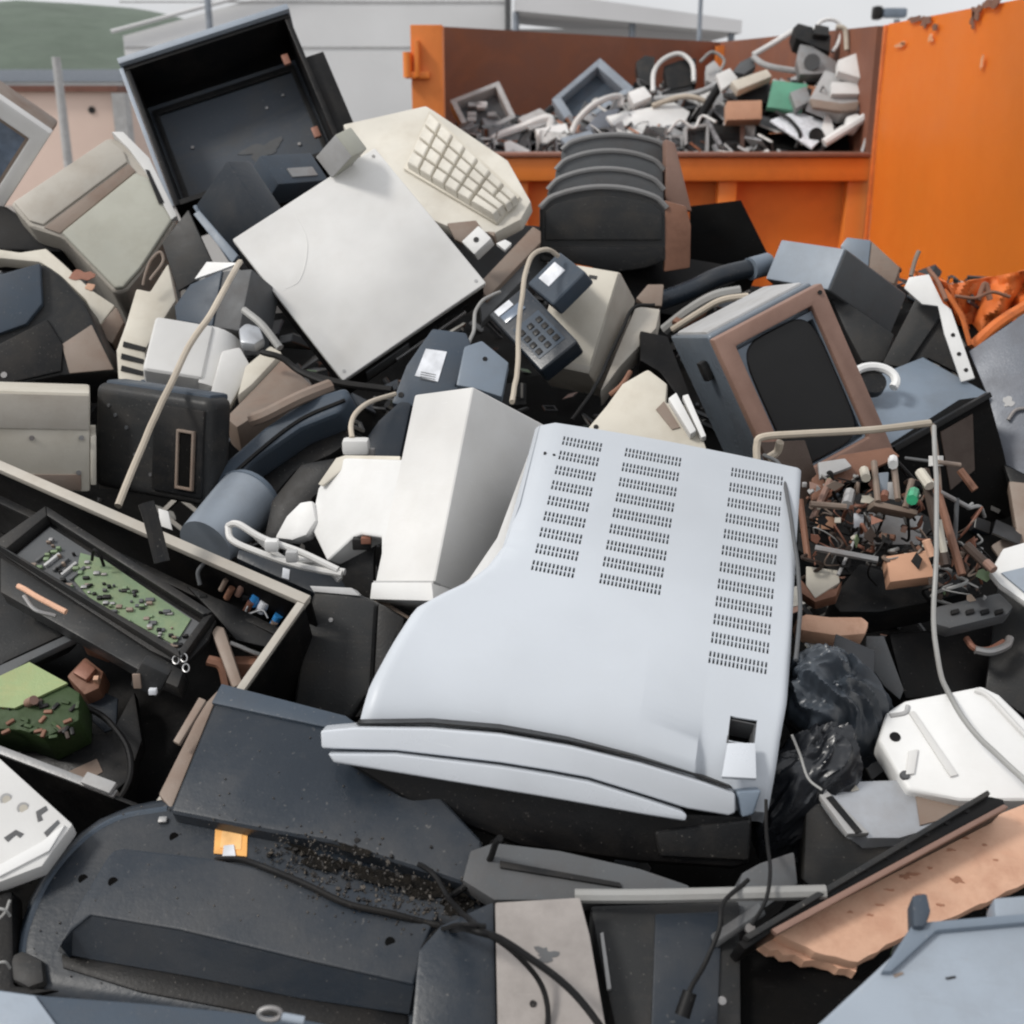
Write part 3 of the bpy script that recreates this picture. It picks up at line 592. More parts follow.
# --- monitor at the left edge, screen towards us
t = BX('crt_monitor', 'pale old monitor with blue grey screen cut by the left picture edge', 'monitor', dict(tl=(-62, 60), tr=(53, 130), br=(-20, 236), TR=(62, 121)), (.26, .24, .10), 2.3, (.1, -.95, .2), 'tan', .01)
w_, h_, z_ = t.D
t.part('bezel', ringframe(w_ * 1.02, h_ * 1.02, w_ * .78, h_ * .76, z_ / 2 - .02, z_ / 2 + .012, .005), 'offwhite')
t.part('screen', loft([[(x, y, z_ / 2 - .004) for x, y in rect(0, w_ * .8, h_ * .78)], [(x * .8, y * .8, z_ / 2 + .004) for x, y in rect(0, w_ * .8, h_ * .78)]]), 'screenblue')
# --- beige monitor seen from its back corner
t = PX('crt_monitor', 'beige grey monitor lying on its face below the black cabinet', 'monitor', [(9, 203), (40, 182), (110, 136), (136, 148), (152, 168), (177, 221), (170, 232), (141, 273), (126, 291), (114, 293), (64, 238), (30, 227)], 2.25, (.12, -.8, .5), .2, 'beige', .014, seg=3)
t.part('top_shell', prism(t.pl([(14, 203), (108, 140), (124, 152), (128, 163), (44, 226), (30, 222)]), -.02, .006, .004), 'beige'); t.part('chamfer_band', prism(t.pl([(44, 228), (129, 164), (136, 172), (60, 234)]), -.02, .003, .002), 'tan')  # plain darker band along the chamfered junction
t.part('rear_shell', prism(t.pl([(62, 234), (136, 174), (150, 180), (173, 222), (141, 270), (124, 289), (116, 290)]), -.02, .008, .006, 3), 'sage')
t.part('bezel', prism(t.pl([(112, 134), (124, 134), (150, 160), (178, 218), (172, 222), (146, 174), (130, 152)]), -.1, .010, .003), 'offwhite'); t.part('card_slot', prism(t.pl([(146, 172), (150, 173), (165, 205), (160, 207)]), .009, .0115, .001), 'charcoal')
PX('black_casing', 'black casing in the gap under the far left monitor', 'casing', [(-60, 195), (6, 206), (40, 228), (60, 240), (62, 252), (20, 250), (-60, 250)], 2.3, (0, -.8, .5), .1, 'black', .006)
# --- black cabinet, open side towards us
FK = dict(tl=(119, 70), tr=(285, 16), br=(347, 147), TL=(146, 103), TR=(300, 60))
M, D, e = fit(FK, (.42, .36, .16), 2.75, (0, -.85, -.4), .2)
t = T('empty_cabinet', 'large empty black cabinet tilted on the pile with open front, against the sky', 'cabinet', M); w_, h_, z_ = D
FITLOG.append(('black cabinet', e, D)); th = .012
t.part('rear_panel', box((w_ - .004, h_ - .004, .006), (0, 0, -z_ / 2 + .003)), 'scuffed')
t.part('side_panel', box((th, h_, z_), (-w_ / 2 + th / 2, 0, 0), .002), 'black'); t.part('side_panel', box((th, h_, z_), (w_ / 2 - th / 2, 0, 0), .002), 'black')
t.part('top_panel', box((w_ + .004, th, z_ + .004), (0, h_ / 2 - th / 2 + .003, 0), .002), 'black'); t.part('bottom_panel', box((w_ - th * 2 - .002, th, z_ - .004), (0, -h_ / 2 + th / 2, 0)), 'black')
t.part('top_trim', box((w_ + .012, .016, z_ + .01), (0, h_ / 2 + .012, .008), .002), 'bluegrey')
t.part('edge_strip', box((.009, h_, .012), (-w_ / 2 - .0055, 0, z_ / 2 - .004), .001), 'bluegrey')
t.part('inner_frame', ringframe(w_ * .9, h_ * .86, w_ * .84, h_ * .78, -z_ / 2 + .008, -z_ / 2 + .016, .001), 'charcoal')
t.part('side_flange', box((.05, h_ * .72, .006), (w_ / 2 + .02, -h_ * .13, z_ / 2 - .03), .002), 'black')
for yy in (.3, -.25): t.part('hinge_bracket', box((.016, .028, .008), (w_ / 2 - .04, h_ * yy, z_ / 2 - .05), .002), 'copper')
t.part('dust_patch', prism(rough_blob(w_ * .08, -h_ * .07, .05, .025, 3), -z_ / 2 + .0065, -z_ / 2 + .0075), 'midgrey')
for x_, y_ in ((-.3, .1), (-.22, -.3), (.2, .2), (.3, -.12), (.32, .25)): t.part('rivet', cyl((w_ * x_, h_ * y_, -z_ / 2 + .006), (w_ * x_, h_ * y_, -z_ / 2 + .010), .004, seg=8), 'dullmetal')
# --- small dark boxes in the mouth of the black cabinet
t = BX('speaker_box', 'dark blue box with pale edge standing against the open black cabinet', 'box', dict(tl=(195, 204), tr=(228, 163), br=(264, 216), bl=(232, 264), TR=(250, 159)), (.10, .12, .06), 2.3, (-.1, -.9, .3), 'navy', .004)
t.part('edge_trim', box((.006, t.D[1], .01), (-t.D[0] / 2, 0, t.D[2] / 2), .002), 'steelblue'); t.part('top_plate', box((t.D[0] * .8, .004, t.D[2] * .7), (0, t.D[1] / 2 + .002, 0), .001), 'slate')
t = BX('card_reader', 'small dark blue box with grey front beside the pale computer cover', 'box', dict(tl=(257, 155), tr=(313, 152), br=(327, 181), bl=(281, 184)), (.13, .06, .06), 2.4, (0, -.6, .7), 'slate', .004)
t.part('front_label', box((t.D[0] * .5, t.D[1] * .3, .003), (.01, -.012, t.D[2] / 2 + .001)), 'dullmetal')
PX('dark_board', 'flat charcoal board wedged upright left of the pale computer cover', 'board', [(162, 243), (188, 210), (212, 262), (203, 276), (178, 291)], 2.2, (-.2, -.8, .4), .006, 'darkgrey', .001)
PX('dark_strip', 'narrow slate metal strip leaning beside the charcoal board', 'metal strip', [(193, 214), (199, 210), (238, 255), (232, 263)], 2.16, (-.2, -.8, .5), .012, 'steelblue', .002)
# --- keyboard and its deck behind the pale cover
t = PX('keyboard', 'cream keyboard with blank chunky keys overhanging beside the container', 'keyboard', [(342, 124), (426, 105), (434, 110), (508, 160), (531, 201), (521, 219), (495, 233), (452, 228), (385, 200)], 2.32, (-.15, -.62, .75), .03, 'cream_light', .006)
t.part('key_deck', prism(t.pl([(430, 113), (521, 199), (497, 226), (404, 171)]), -.001, .008, .003), 'cream')
m = nb(); A0, A1, A2, A3 = [Vector(t.at(*q, .008)) for q in ((431, 118), (519, 203), (497, 223), (408, 169))]
for i in range(7):
    for j in range(4):
        u0, u1, v0, v1 = (i + .03) / 7, (i + .97) / 7, (j + .03) / 4, (j + .97) / 4
        if i == 5 and j > 1: u1 += .13
        if i == 6 and j > 1: continue
        bl = lambda u, v: (A0 * (1 - u) + A1 * u) * (1 - v) + (A3 * (1 - u) + A2 * u) * v
        q = [bl(u0, v0), bl(u1, v0), bl(u1, v1), bl(u0, v1)]; c = sum(q, Vector()) / 4; up = Vector((0, 0, .018))
        kk = nb(); loft([q, [p + up * .6 + (c - p) * .06 for p in q], [p + up * .92 + (c - p) * .14 for p in q], [p + up + (c - p) * .28 for p in q], [p + up * .93 + (c - p) * .6 for p in q]], into=kk); merge(m, kk)
t.part('keycaps', m, 'cream_light'); t.part('front_edge', prism(t.pl([(404, 171), (497, 226), (494, 236), (401, 180)]), -.028, -.001, .002), 'tan')  # tan of the front edge stands for shade under the lip
# --- pale desktop computer cover
t = BX('desktop_computer', 'large pale grey desktop computer case lying diagonally above the middle', 'computer', dict(tl=(236, 238), tr=(373, 147), br=(487, 281), bl=(343, 381), BL=(345, 402), BR=(484, 303)), (.36, .36, .06), 2.05, (-.05, -.62, .78), 'charcoal', .003, empty=True)
w_, h_, z_ = t.D
t.part('chassis', box((w_ * .985, h_ * .985, z_ * .8), (0, 0, -z_ * .08), .002), 'black'); t.part('top_cover', box((w_, h_, z_ * .16), (0, 0, z_ / 2 - z_ * .08), .003, 3), 'offwhite')
m = nb(); q = [Vector((-w_ * .46, h_ * .1, z_ / 2 - .0006)), Vector((-w_ * .33, h_ * .1, z_ / 2 + .0)), Vector((-w_ * .17, h_ * .25, z_ / 2 + .0)), Vector((-w_ * .12, h_ * .44, z_ / 2 - .0006))]
tube(q, .0009, 6, into=m); t.part('moulded_seam', m, 'offwhite'); t.part('side_rail', box((w_ * .5, .004, .008), (w_ * .1, -h_ / 2 - .002, -z_ * .2), .001), 'dullmetal')
for a_, b_ in ((.46, .46), (-.46, -.46), (.46, -.46)): t.part('screw', cyl((w_ * a_, h_ * b_, z_ / 2 - .001), (w_ * a_, h_ * b_, z_ / 2 + .0008), .003, seg=12), 'lightgrey')
t.part('drive_bay', box((w_ * .3, .003, z_ * .4), (-w_ * .2, -h_ / 2 + .0015, -z_ * .1), .001), 'midgrey')
t.part('vent_grille', vents(w_ * .3, .003, 16, .02, w_ * .25, -h_ * .494, -z_ * .1), 'darkgrey')
t = BX('power_adapter', 'small pale grey box with greenish side perched on the pale cover edge', 'box', dict(tl=(335, 132), bl=(317, 158), br=(330, 178), tr=(352, 160), TR=(371, 146), TL=(350, 127)), (.04, .05, .03), 2.2, (-.3, -.8, .3), 'sage', .003)
t.part('front_plate', box((t.D[0] * .96, t.D[1] * .96, .003), (0, 0, t.D[2] / 2 + .001), .001), 'lightgrey')
PX('plastic_bracket', 'small grey triangular bracket under the keyboard edge', 'bracket', [(447, 223), (476, 220), (482, 228), (462, 243), (455, 239)], 2.2, (0, -.8, .6), .01, 'tan', .002)
t = BX('wall_socket', 'small white socket block between keyboard and pale computer case', 'socket', dict(tl=(462, 240), tr=(478, 226), br=(492, 236), bl=(473, 257)), (.035, .035, .03), 2.15, (0, -.7, .7), 'white', .003)
t.part('socket_hole', cyl((0, 0, t.D[2] / 2 - .002), (0, 0, t.D[2] / 2 + .001), .005), 'charcoal')
PX('tan_rail', 'long dusty tan rail behind the desk phone', 'rail', [(478, 284), (533, 226), (541, 231), (541, 242), (487, 298)], 2.2, (.1, -.6, .8), .02, 'tan', .003)
PX('grey_rail', 'grey metal rail under the tan rail, left of the desk phone', 'rail', [(480, 300), (525, 262), (530, 272), (482, 322)], 2.17, (.1, -.6, .8), .02, 'midgrey', .002)
PX('white_chip', 'small white plastic piece under the keyboard corner', 'plastic piece', [(496, 243), (505, 239), (512, 243), (505, 250)], 2.1, (0, -.7, .7), .008, 'white', .002)
# --- dark television at the left edge
t = PX('television', 'dark television with blue grey shell and dusty brown side at the left picture edge', 'television', [(-40, 290), (0, 274), (44, 262), (62, 276), (84, 300), (117, 372), (60, 376), (0, 388), (-40, 395)], 1.97, (.1, -.85, .45), .2, 'darkgrey', .012)
t.patch('front_facet', [(-40, 293), (0, 277), (42, 265), (44, 306), (28, 326), (0, 336), (-40, 346)], 0, 'slate', .012, .004)
t.patch('side_facet', [(62, 345), (92, 325), (114, 370), (70, 374)], 0, 'tan', .004, .002); t.patch('front_facet', [(0, 345), (48, 320), (64, 346), (62, 372), (0, 386), (-40, 390), (-40, 350)], 0, 'charcoal', .006, .003)
t.screw(4, 375, .006, .006)
# --- cream curved frame behind it
t = PX('stained_surround', 'curved cream plastic frame with rusty stain behind the dark television', 'plastic frame', [(-20, 246), (20, 252), (46, 248), (62, 262), (92, 290), (115, 305), (98, 328), (86, 300), (60, 275), (40, 262), (0, 258), (-20, 262)], 2.1, (.1, -.7, .6), .03, 'cream', .004)
t.patch('rust_stain', rough_blob(83, 276, 12, 6, 4), 0, 'copper', .001); t.patch('rust_stain', rough_blob(91, 287, 5, 3, 6), 0, 'peach', .0012)
PX('tan_block', 'brown dusty plastic block under the stained cream frame', 'plastic block', [(98, 326), (116, 306), (124, 322), (112, 344), (104, 338)], 2.08, (.1, -.8, .5), .05, 'tan', .004)
# --- cream ribbed piece, grey box, white printer
t = PX('ribbed_cover', 'cream ribbed plastic cover above the white printer', 'plastic cover', [(136, 288), (150, 291), (168, 262), (176, 300), (160, 325), (145, 350), (148, 385), (118, 380), (116, 350), (126, 322)], 2.0, (.1, -.75, .6), .06, 'cream', .005)
for k, (x, y) in enumerate(((124, 342), (122, 354), (122, 366))): t.patch('rib', [(x, y), (x + 22, y + 6), (x + 21, y + 10), (x - 1, y + 5)], 0, 'charcoal', .003)
t = PX('grey_carton', 'grey two tone box behind the leaning beige cord', 'box', [(174, 306), (190, 284), (222, 270), (212, 326), (176, 320)], 1.96, (-.35, -.75, .55), .09, 'slate', .003)
t.part('side_face', prism([(p[0], p[1]) for p in t.pl([(222, 270), (251, 268), (238, 330), (212, 326)])], -.09, -.003, .003), 'midgrey'); t.patch('paper_lid', [(196, 280), (208, 263), (240, 264), (222, 271)], -.02, 'white', .004)
t = BX('desktop_printer', 'white rounded printer with dark blue front lip crossed by the beige cord', 'printer', dict(tl=(158, 318), tr=(212, 322), br=(205, 382), bl=(140, 366)), (.11, .10, .08), 1.88, (.1, -.75, .6), 'offwhite', .008, seg=3)
w_, h_, z_ = t.D
t.part('front_lip', prism(t.pl([(138, 366), (172, 366), (208, 386), (206, 397), (190, 392), (168, 378), (138, 382)], z_ / 2), -.03, .004, .004), 'slate')
t.part('rounded_side', loft([[(w_ / 2 - .006 + .052 * math.sin(a), s * h_ / 2, z_ / 2 - .004 - .055 * (1 - math.cos(a))) for a in np.linspace(0, 1.5, 8)] + [(w_ / 2 - .006, s * h_ / 2, -z_ / 2 + .002)] for s in (1, -1.1)]), 'offwhite')
PX('white_housing', 'white angled plastic housing right of the rounded printer', 'plastic housing', [(222, 350), (240, 346), (252, 366), (226, 414), (208, 402), (214, 380)], 1.86, (.3, -.7, .6), .05, 'offwhite', .006)
t = PX('wedge_monitor', 'cream and brown wedge shaped casing with dusty shaded side under the pale computer', 'casing', [(237, 396), (245, 366), (270, 345), (282, 352), (252, 384)], 1.86, (0, -.4, .9), .05, 'cream', .004)
t.part('dusty_shade_side', prism(t.pl([(240, 398), (282, 354), (313, 382), (268, 404), (236, 424), (224, 414)], 0), -.06, -.006, .006), 'tan')  # brown colour holds this side's shade along with its dust
CORD('metal_tube', 'short pale metal tube under the left edge of the pale computer', [(244, 310, 1.9), (262, 325, 1.88), (280, 348, 1.86)], .006, 'cordgrey', 'tube')
t = PX('chrome_cap', 'round shiny metal cap beside the short pale tube', 'metal part', [(238, 328), (246, 322), (260, 326), (264, 338), (254, 344), (240, 342)], 1.9, (0, -.5, .8), .02, 'metal', .006)
# --- black rounded housing with a slot, beige box at the left
t = BX('speaker', 'black rounded housing with a vertical slot, left of the glossy dark tubes', 'speaker', dict(tl=(93, 384), tr=(212, 397), br=(206, 511), bl=(93, 484)), (.17, .16, .05), 1.70, (.06, -.92, .4), 'darkgrey', .016, seg=4)
w_, h_, z_ = t.D
t.part('front_panel', box((w_ * .42, h_ * .8, .006), (w_ * .25, -.002, z_ / 2 + .001), .003), 'charcoal')
t.part('slot_frame', ringframe(.030, .082, .022, .074, z_ / 2 + .003, z_ / 2 + .009, .0015, into=None), 'tan'); t.o.children[-1].location = (w_ * .33, -.012, 0)
t.part('slot', box((.021, .073, .004), (w_ * .33, -.012, z_ / 2 + .004)), 'void'); t.part('top_ridge', box((w_ * .9, .012, z_ * .8), (0, h_ / 2 - .002, -.006), .005), 'slate')
for x_, y_ in ((-.36, .3), (-.3, .22), (-.12, -.12), (-.2, .12), (.02, -.28)): t.part('screw', cyl((w_ * x_, h_ * y_, z_ / 2), (w_ * x_, h_ * y_, z_ / 2 + .002), .0028, seg=10), 'midgrey')
t = BX('disk_drive', 'cream metal drive box with stepped edge at the left, above the open black case', 'box', dict(tl=(-60, 390), tr=(92, 391), br=(88, 492), TR=(90, 384)), (.24, .15, .12), 1.62, (.02, -.85, .5), 'cream', .005)
w_, h_, z_ = t.D
t.part('upper_face', box((w_ * .98, h_ * .34, .003), (0, h_ * .3, z_ / 2 + .001), .001), 'beige', label='slightly pinker upper face'); t.part('side_flange', box((.008, h_ * .5, z_), (w_ / 2 + .004, -h_ * .18, 0), .002), 'cream')
[t.part('screw', cyl((w_ * a, h_ * b, z_ / 2 + .001), (w_ * a, h_ * b, z_ / 2 + .0035), .0035, seg=10), 'dullmetal') for a, b in ((.44, .05), (.1, .04), (.42, -.3))]; t.part('lower_recess', box((w_ * .94, h_ * .16, .004), (-.006, -h_ * .40, z_ / 2 + .001), .002), 'tan')
CORD('beige_cable', 'long beige cord leaning across the white printer and the black speaker', [(240, 262, 1.9), (229, 280, 1.82), (212, 312, 1.74), (188, 348, 1.68), (168, 390, 1.6), (150, 428, 1.55), (118, 506, 1.46)], .0046, 'cordbeige')
CORD('short_wire', 'thin brown wire looped above the cream ribbed cover', [(143, 285, 2.0), (150, 262, 2.0), (160, 252, 2.0), (163, 262, 2.0), (150, 280, 1.99)], .0025, 'tan')
# --- glossy dark blue parts in the gap
t = PX('curved_duct', 'long glossy dark blue curved housing sweeping up towards the pale computer corner', 'plastic housing', [(196, 500), (226, 460), (262, 428), (305, 398), (346, 386), (350, 396), (340, 412), (300, 428), (250, 462), (222, 500)], 1.66, (-.2, -.7, .75), .05, 'slate', .014, seg=4)
t.part('groove', tube([t.at(x, y, .001) for x, y in ((222, 485), (258, 452), (300, 420), (345, 400))], .003, 6), 'black')
t = PX('black_duct', 'black plastic channel running below the glossy curved housing', 'plastic housing', [(214, 510), (250, 468), (300, 434), (340, 420), (352, 440), (330, 455), (296, 470), (270, 500), (262, 520)], 1.69, (-.2, -.7, .7), .05, 'charcoal', .008)
CORD('curved_grip', 'smooth brown wooden looking handle beside the curved housing', [(252, 420, 1.68), (268, 414, 1.67), (300, 398, 1.67), (330, 386, 1.7)], .010, 'tan', 'handle')
t = T('grey_cylinder', 'blue grey plastic drum lying below the curved housing', 'drum', Matrix.Translation(P(232, 520, 1.62)), None)
a, b = P(205, 545, 1.58) - P(232, 520, 1.62), P(248, 500, 1.66) - P(232, 520, 1.62)
t.part('drum', cyl(a, b, .038, .046, 32), 'bluegrey'); d_ = (b - a).normalized(); t.part('end_ring', cyl(b, b + d_ * .01, .048, .044, 32), 'steelblue')
# --- white wire frame and its neighbours
t = T('cable_bundle', 'white cable bundle with clips above the open black case rim', 'cable', Matrix.Translation(P(280, 550, 1.45)))
o = P(280, 550, 1.45)
for pts in ([(228, 526), (238, 524), (262, 538), (300, 552), (338, 570)], [(228, 526), (232, 540), (258, 552), (300, 566), (342, 574)], [(255, 535), (285, 560), (320, 562), (340, 580)], [(300, 556), (312, 566), (345, 572)]):
    t.part('cable', tube([P(x, y, 1.45 - .01 * k) - o for k, (x, y) in enumerate(pts)], .0042), 'offwhite')
t.part('clip', box((.016, .014, .014), P(272, 545, 1.42) - o, .003), 'white'); t.part('clip', box((.014, .012, .014), P(292, 556, 1.40) - o, .003), 'lightgrey')
PX('crumpled_bag', 'crumpled white plastic scrap beside the white stand', 'plastic scrap', [(274, 538), (286, 516), (300, 502), (312, 500), (316, 520), (306, 535), (292, 540)], 1.5, (-.3, -.7, .6), .02, 'white', .004)
t = PX('dark_case', 'dark navy box end behind the white cable bundle', 'box', [(238, 548), (262, 556), (352, 580), (364, 596), (330, 606), (312, 592), (262, 570), (236, 558)], 1.5, (0, -.6, .8), .05, 'navy', .004); t.patch('label', [(283, 568), (290, 570), (289, 580), (282, 578)], 0, 'label_white')
PX('rounded_black_housing', 'black rounded plastic base between the drum and the white stand', 'plastic base', [(262, 540), (270, 500), (300, 462), (342, 455), (335, 480), (310, 500), (296, 520), (285, 540)], 1.6, (-.2, -.7, .6), .05, 'charcoal', .01)
# --- white stand (tower) in front
t = BX('monitor_stand', 'tall white angular monitor back with flared wing, left of the silver cabinet', 'monitor', dict(tl=(414, 394), tr=(473, 387), br=(434, 583), bl=(374, 583), TR=(556, 430)), (.075, .24, .12), 1.5, (-.45, -.7, .5), 'offwhite', .004, seg=3)
w_, h_, z_ = t.D
wing = t.pl([(416, 402), (400, 459), (338, 457), (317, 488), (309, 526), (326, 561), (352, 537), (360, 534), (380, 537), (380, 583), (400, 583)], z_ / 2)
t.part('wing', prism(wing, z_ / 2 - .04, z_ / 2 - .001, .004, 3), 'white'); t.part('foot_ledge', prism(t.pl([(374, 583), (434, 583), (436, 602), (372, 600)], z_ / 2), z_ / 2 - .06, z_ / 2 + .004, .002), 'white')
t.part('foot_seam', prism(t.pl([(374, 581), (434, 581), (434, 584), (374, 584)], z_ / 2), z_ / 2 - .01, z_ / 2 + .001), 'lightgrey')
t = PX('yellowed_plate', 'thin cream plate edge on top of the white wing', 'plate', [(336, 458), (345, 455), (400, 456), (400, 461), (350, 463), (322, 486), (318, 484)], 1.49, (-.4, -.7, .55), .004, 'cream', .001)
t = T('wall_plug', 'white plug with its cable resting on the white wing', 'plug', Matrix.Translation(P(356, 446, 1.55)), box((.034, .022, .02), (0, 0, 0), .005), 'offwhite')
o = P(356, 446, 1.55); t.part('cable', tube([P(352, 438, 1.55) - o, P(351, 425, 1.57) - o, P(356, 413, 1.6) - o, P(370, 402, 1.65) - o, P(395, 394, 1.7) - o], .0035), 'cordbeige'); t.part('pin', box((.008, .006, .01), (.02, 0, -.008), .001), 'dullmetal')
t = T('printed_connector', 'small rusty connector in the notch of the white wing', 'connector', Matrix.Translation(P(362, 543, 1.44)), box((.022, .014, .014), (0, 0, 0), .002), 'charcoal'); t.part('terminal', box((.012, .008, .008), (.006, -.006, .006), .001), 'copper')
PX('violet_board', 'dark violet board standing in the notch below the white wing', 'board', [(330, 560), (352, 538), (374, 540), (373, 600), (350, 596)], 1.47, (-.2, -.85, .4), .01, 'charcoal', .002)
CORD('black_cable', 'dark cable from the pale computer corner to the dark equipment', [(300, 372, 1.9), (340, 383, 1.86), (392, 390, 1.84)], .006, 'rubber')
CORD('black_cable', 'dark cable running along the left underside of the pale computer', [(262, 352, 1.84), (282, 358, 1.83), (300, 372, 1.82), (330, 384, 1.8)], .005, 'rubber')
# --- dark blue equipment with label, phone, beige case
t = PX('cassette_recorder', 'dark blue grey device with a white paper label under the pale computer', 'device', [(391, 403), (406, 365), (432, 328), (466, 332), (473, 350), (455, 386), (473, 388), (409, 407)], 1.78, (-.1, -.75, .6), .06, 'slate', .005)
t.patch('paper_label', [(426, 349), (447, 352), (438, 382), (415, 376)], 0, 'label_white', .0012)
m = nb()
for k in range(4):
    y_ = 372 + 2.2 * k; prism(t.pl([(421 + k * -.4, y_), (436 - k * .4, y_ + 3), (436 - k * .4, y_ + 3.7), (421 - k * .4, y_ + .8)], 0), .0012, .0016, into=m)
t.part('printed_lines', m, 'midgrey'); t.screw(401, 395, 0, .005, 'black', 'screw_hole')
t = PX('metal_plate', 'blue grey plate with one screw hole right of the paper label', 'metal plate', [(464, 346), (482, 340), (509, 362), (502, 397), (474, 388), (456, 385)], 1.74, (0, -.7, .7), .02, 'steelblue', .004); t.screw(485, 359, 0, .004, 'black', 'screw_hole')
PX('dark_blue_case', 'very dark blue casing in the gap left of the white monitor back', 'casing', [(378, 420), (400, 400), (412, 402), (400, 458), (366, 456), (364, 440)], 1.7, (0, -.7, .7), .05, 'navy', .006)
t = BX('computer_case', 'cream metal computer case standing behind the desk phone', 'computer', dict(tl=(560, 262), tr=(618, 269), br=(592, 377), bl=(532, 364), TR=(641, 304), BR=(601, 395)), (.11, .2, .12), 2.0, (-.25, -.75, .6), 'beige', .004)
w_, h_, z_ = t.D; t.part('front_panel', box((w_ * .95, h_ * .93, .004), (0, .004, z_ / 2 + .001), .0015), 'cream'); t.part('lower_lip', box((w_, h_ * .07, .006), (0, -h_ * .46, z_ / 2 + .001), .001), 'beige'); t.part('vent_slot', box((.014, .006, .002), (.01, h_ * .4, z_ / 2 + .003)), 'charcoal')
PX('beige_casing', 'beige panel with a black edge cable right of the cream computer case', 'panel', [(636, 306), (660, 309), (656, 328), (620, 366), (604, 388), (600, 392)], 1.98, (-.1, -.6, .75), .04, 'beige', .004)
CORD('edge_cable', 'black cable following the edge of the cream computer case', [(655, 305, 1.93), (634, 308, 1.93), (622, 330, 1.9), (606, 364, 1.86), (592, 392, 1.8), (572, 420, 1.76)], .003, 'rubber')
t = BX('desk_phone', 'dark blue desk phone with keypad leaning on the cream computer case', 'telephone', dict(tl=(489, 311), tr=(523, 288), br=(578, 338), bl=(540, 374)), (.085, .15, .035), 1.86, (-.1, -.65, .75), 'navy', .006, seg=3)
w_, h_, z_ = t.D
for i in range(3):
    for j in range(4): t.part('key', box((.010, .011, .004), (-.018 + .017 * i, -.048 + .0165 * j, z_ / 2 + .001), .002), 'charcoal')
t.part('display', box((.040, .018, .003), (-.006, h_ * .30, z_ / 2 + .0005), .001), 'screenblue'); t.part('number_card', box((.03, .014, .0015), (-.012, h_ * .42, z_ / 2 + .0008)), 'label_white'); t.part('keypad_plate', box((w_ * .7, h_ * .5, .002), (0, -h_ * .13, z_ / 2), .001), 'slate')
t = BX('answering_machine', 'second dark phone unit with pale display above the desk phone', 'telephone', dict(tl=(527, 280), tr=(559, 254), br=(585, 268), bl=(552, 308)), (.07, .09, .03), 1.92, (-.1, -.65, .75), 'slate', .006, seg=3)
t.part('display', box((t.D[0] * .5, t.D[1] * .4, .002), (0, .012, t.D[2] / 2 + .0005), .001), 'label_white')
CORD('phone_cable', 'pale phone cord looped over the desk phone', [(558, 256, 1.9), (548, 250, 1.88), (534, 254, 1.86), (526, 270, 1.82), (521, 305, 1.78), (518, 340, 1.75), (517, 370, 1.7), (512, 402, 1.62)], .0038, 'cordbeige')
CORD('grey_wire', 'grey wire bending from the grey rail down to the blue plate', [(500, 292, 2.0), (484, 300, 1.96), (475, 312, 1.92), (474, 330, 1.85), (468, 345, 1.8)], .003, 'cordgrey')

PX('dusty_casing', 'dusty dark grey casing in shadow between the keyboard and the tan rail', 'casing', [(440, 225), (500, 222), (545, 226), (548, 262), (520, 300), (486, 300), (470, 262)], 2.42, (0, -.8, .5), .08, 'midgrey', .006)
# ================================================================ PILE, RIGHT HALF
# --- stepped dark television back
t = T('stepped_television', 'dark grey television seen from its back with four stepped arches and brown side', 'television', frame(P(600, 262, 2.35), (0, -1, .12)))
def arch(cx, x0, x1, ytop, yside, ybot, n=14, r=.25):
    pts = [(x0, ybot), (x1, ybot)]; 
    for k in range(n + 1):
        a = k / n; x = x1 + (x0 - x1) * a; s = math.sin(math.pi * a) ** .55; pts.append((x, yside + (ytop - yside) * s))
    return pts
tiers = [((540, 667), 187, 208, 264), ((548, 664), 169, 190, 250), ((556, 664), 151, 170, 240), ((562, 668), 135, 150, 230)]
for k, ((xa, xb), yt, ys, yb) in enumerate(tiers):
    h = -.035 * k * 1.6; pts = t.pl(arch(0, xa, xb, yt, ys, yb if k else 262), h)
    t.part('shell_tier', prism(pts, h - .052, h, .007, 3), 'midgrey' if k else 'darkgrey')
    t.part('highlight_arc', tube([(x, y, h - .001) for x, y in pts[2:]], .0058, 8, n=2), 'highlightgrey')  # pale tubes stand in for sky light along each tier's top
pts = t.pl(arch(0, 545, 662, 196, 212, 240), 0); t.part('front_face', prism(pts, 0, .006, .004), 'darkgrey')
pts = t.pl([(543, 246), (664, 246), (663, 262), (645, 268), (617, 272), (565, 262), (543, 254)], 0); t.part('lower_skirt', prism(pts, -.04, .004, .004), 'charcoal')
for h, q in ((-.002, [(664, 200), (686, 206), (691, 225), (690, 268), (664, 272)]),): t.part('side_panel', prism(t.pl(q, h), -.02, .0, .004), 'rustbrown')
t.part('side_panel', prism(t.pl([(664, 140), (673, 144), (690, 212), (664, 206)], -.13), -.16, -.10, .004), 'bronze')
PX('black_sheet', 'flat black panel leaning against the container front', 'panel', [(690, 206), (741, 200), (771, 260), (700, 282), (690, 272)], 2.6, (-.1, -.9, .3), .02, 'void', .002)
t = T('bent_pipe', 'dark blue grey thick pipe below the black panel', 'pipe', Matrix.Translation(P(722, 276, 2.3)), None); o = P(722, 276, 2.3)
t.part('pipe', tube([P(655, 303, 2.3) - o, P(690, 290, 2.3) - o, P(720, 276, 2.3) - o, P(756, 267, 2.32) - o], .018, 14), 'navy'); t.part('end_sleeve', cyl(P(750, 269, 2.31) - o, P(768, 264, 2.33) - o, .022), 'steelblue')
PX('tan_flap', 'dusty brown flap behind the beige panel', 'plastic piece', [(636, 298), (648, 284), (664, 284), (662, 306), (645, 305)], 2.25, (0, -.8, .5), .02, 'tan', .003)
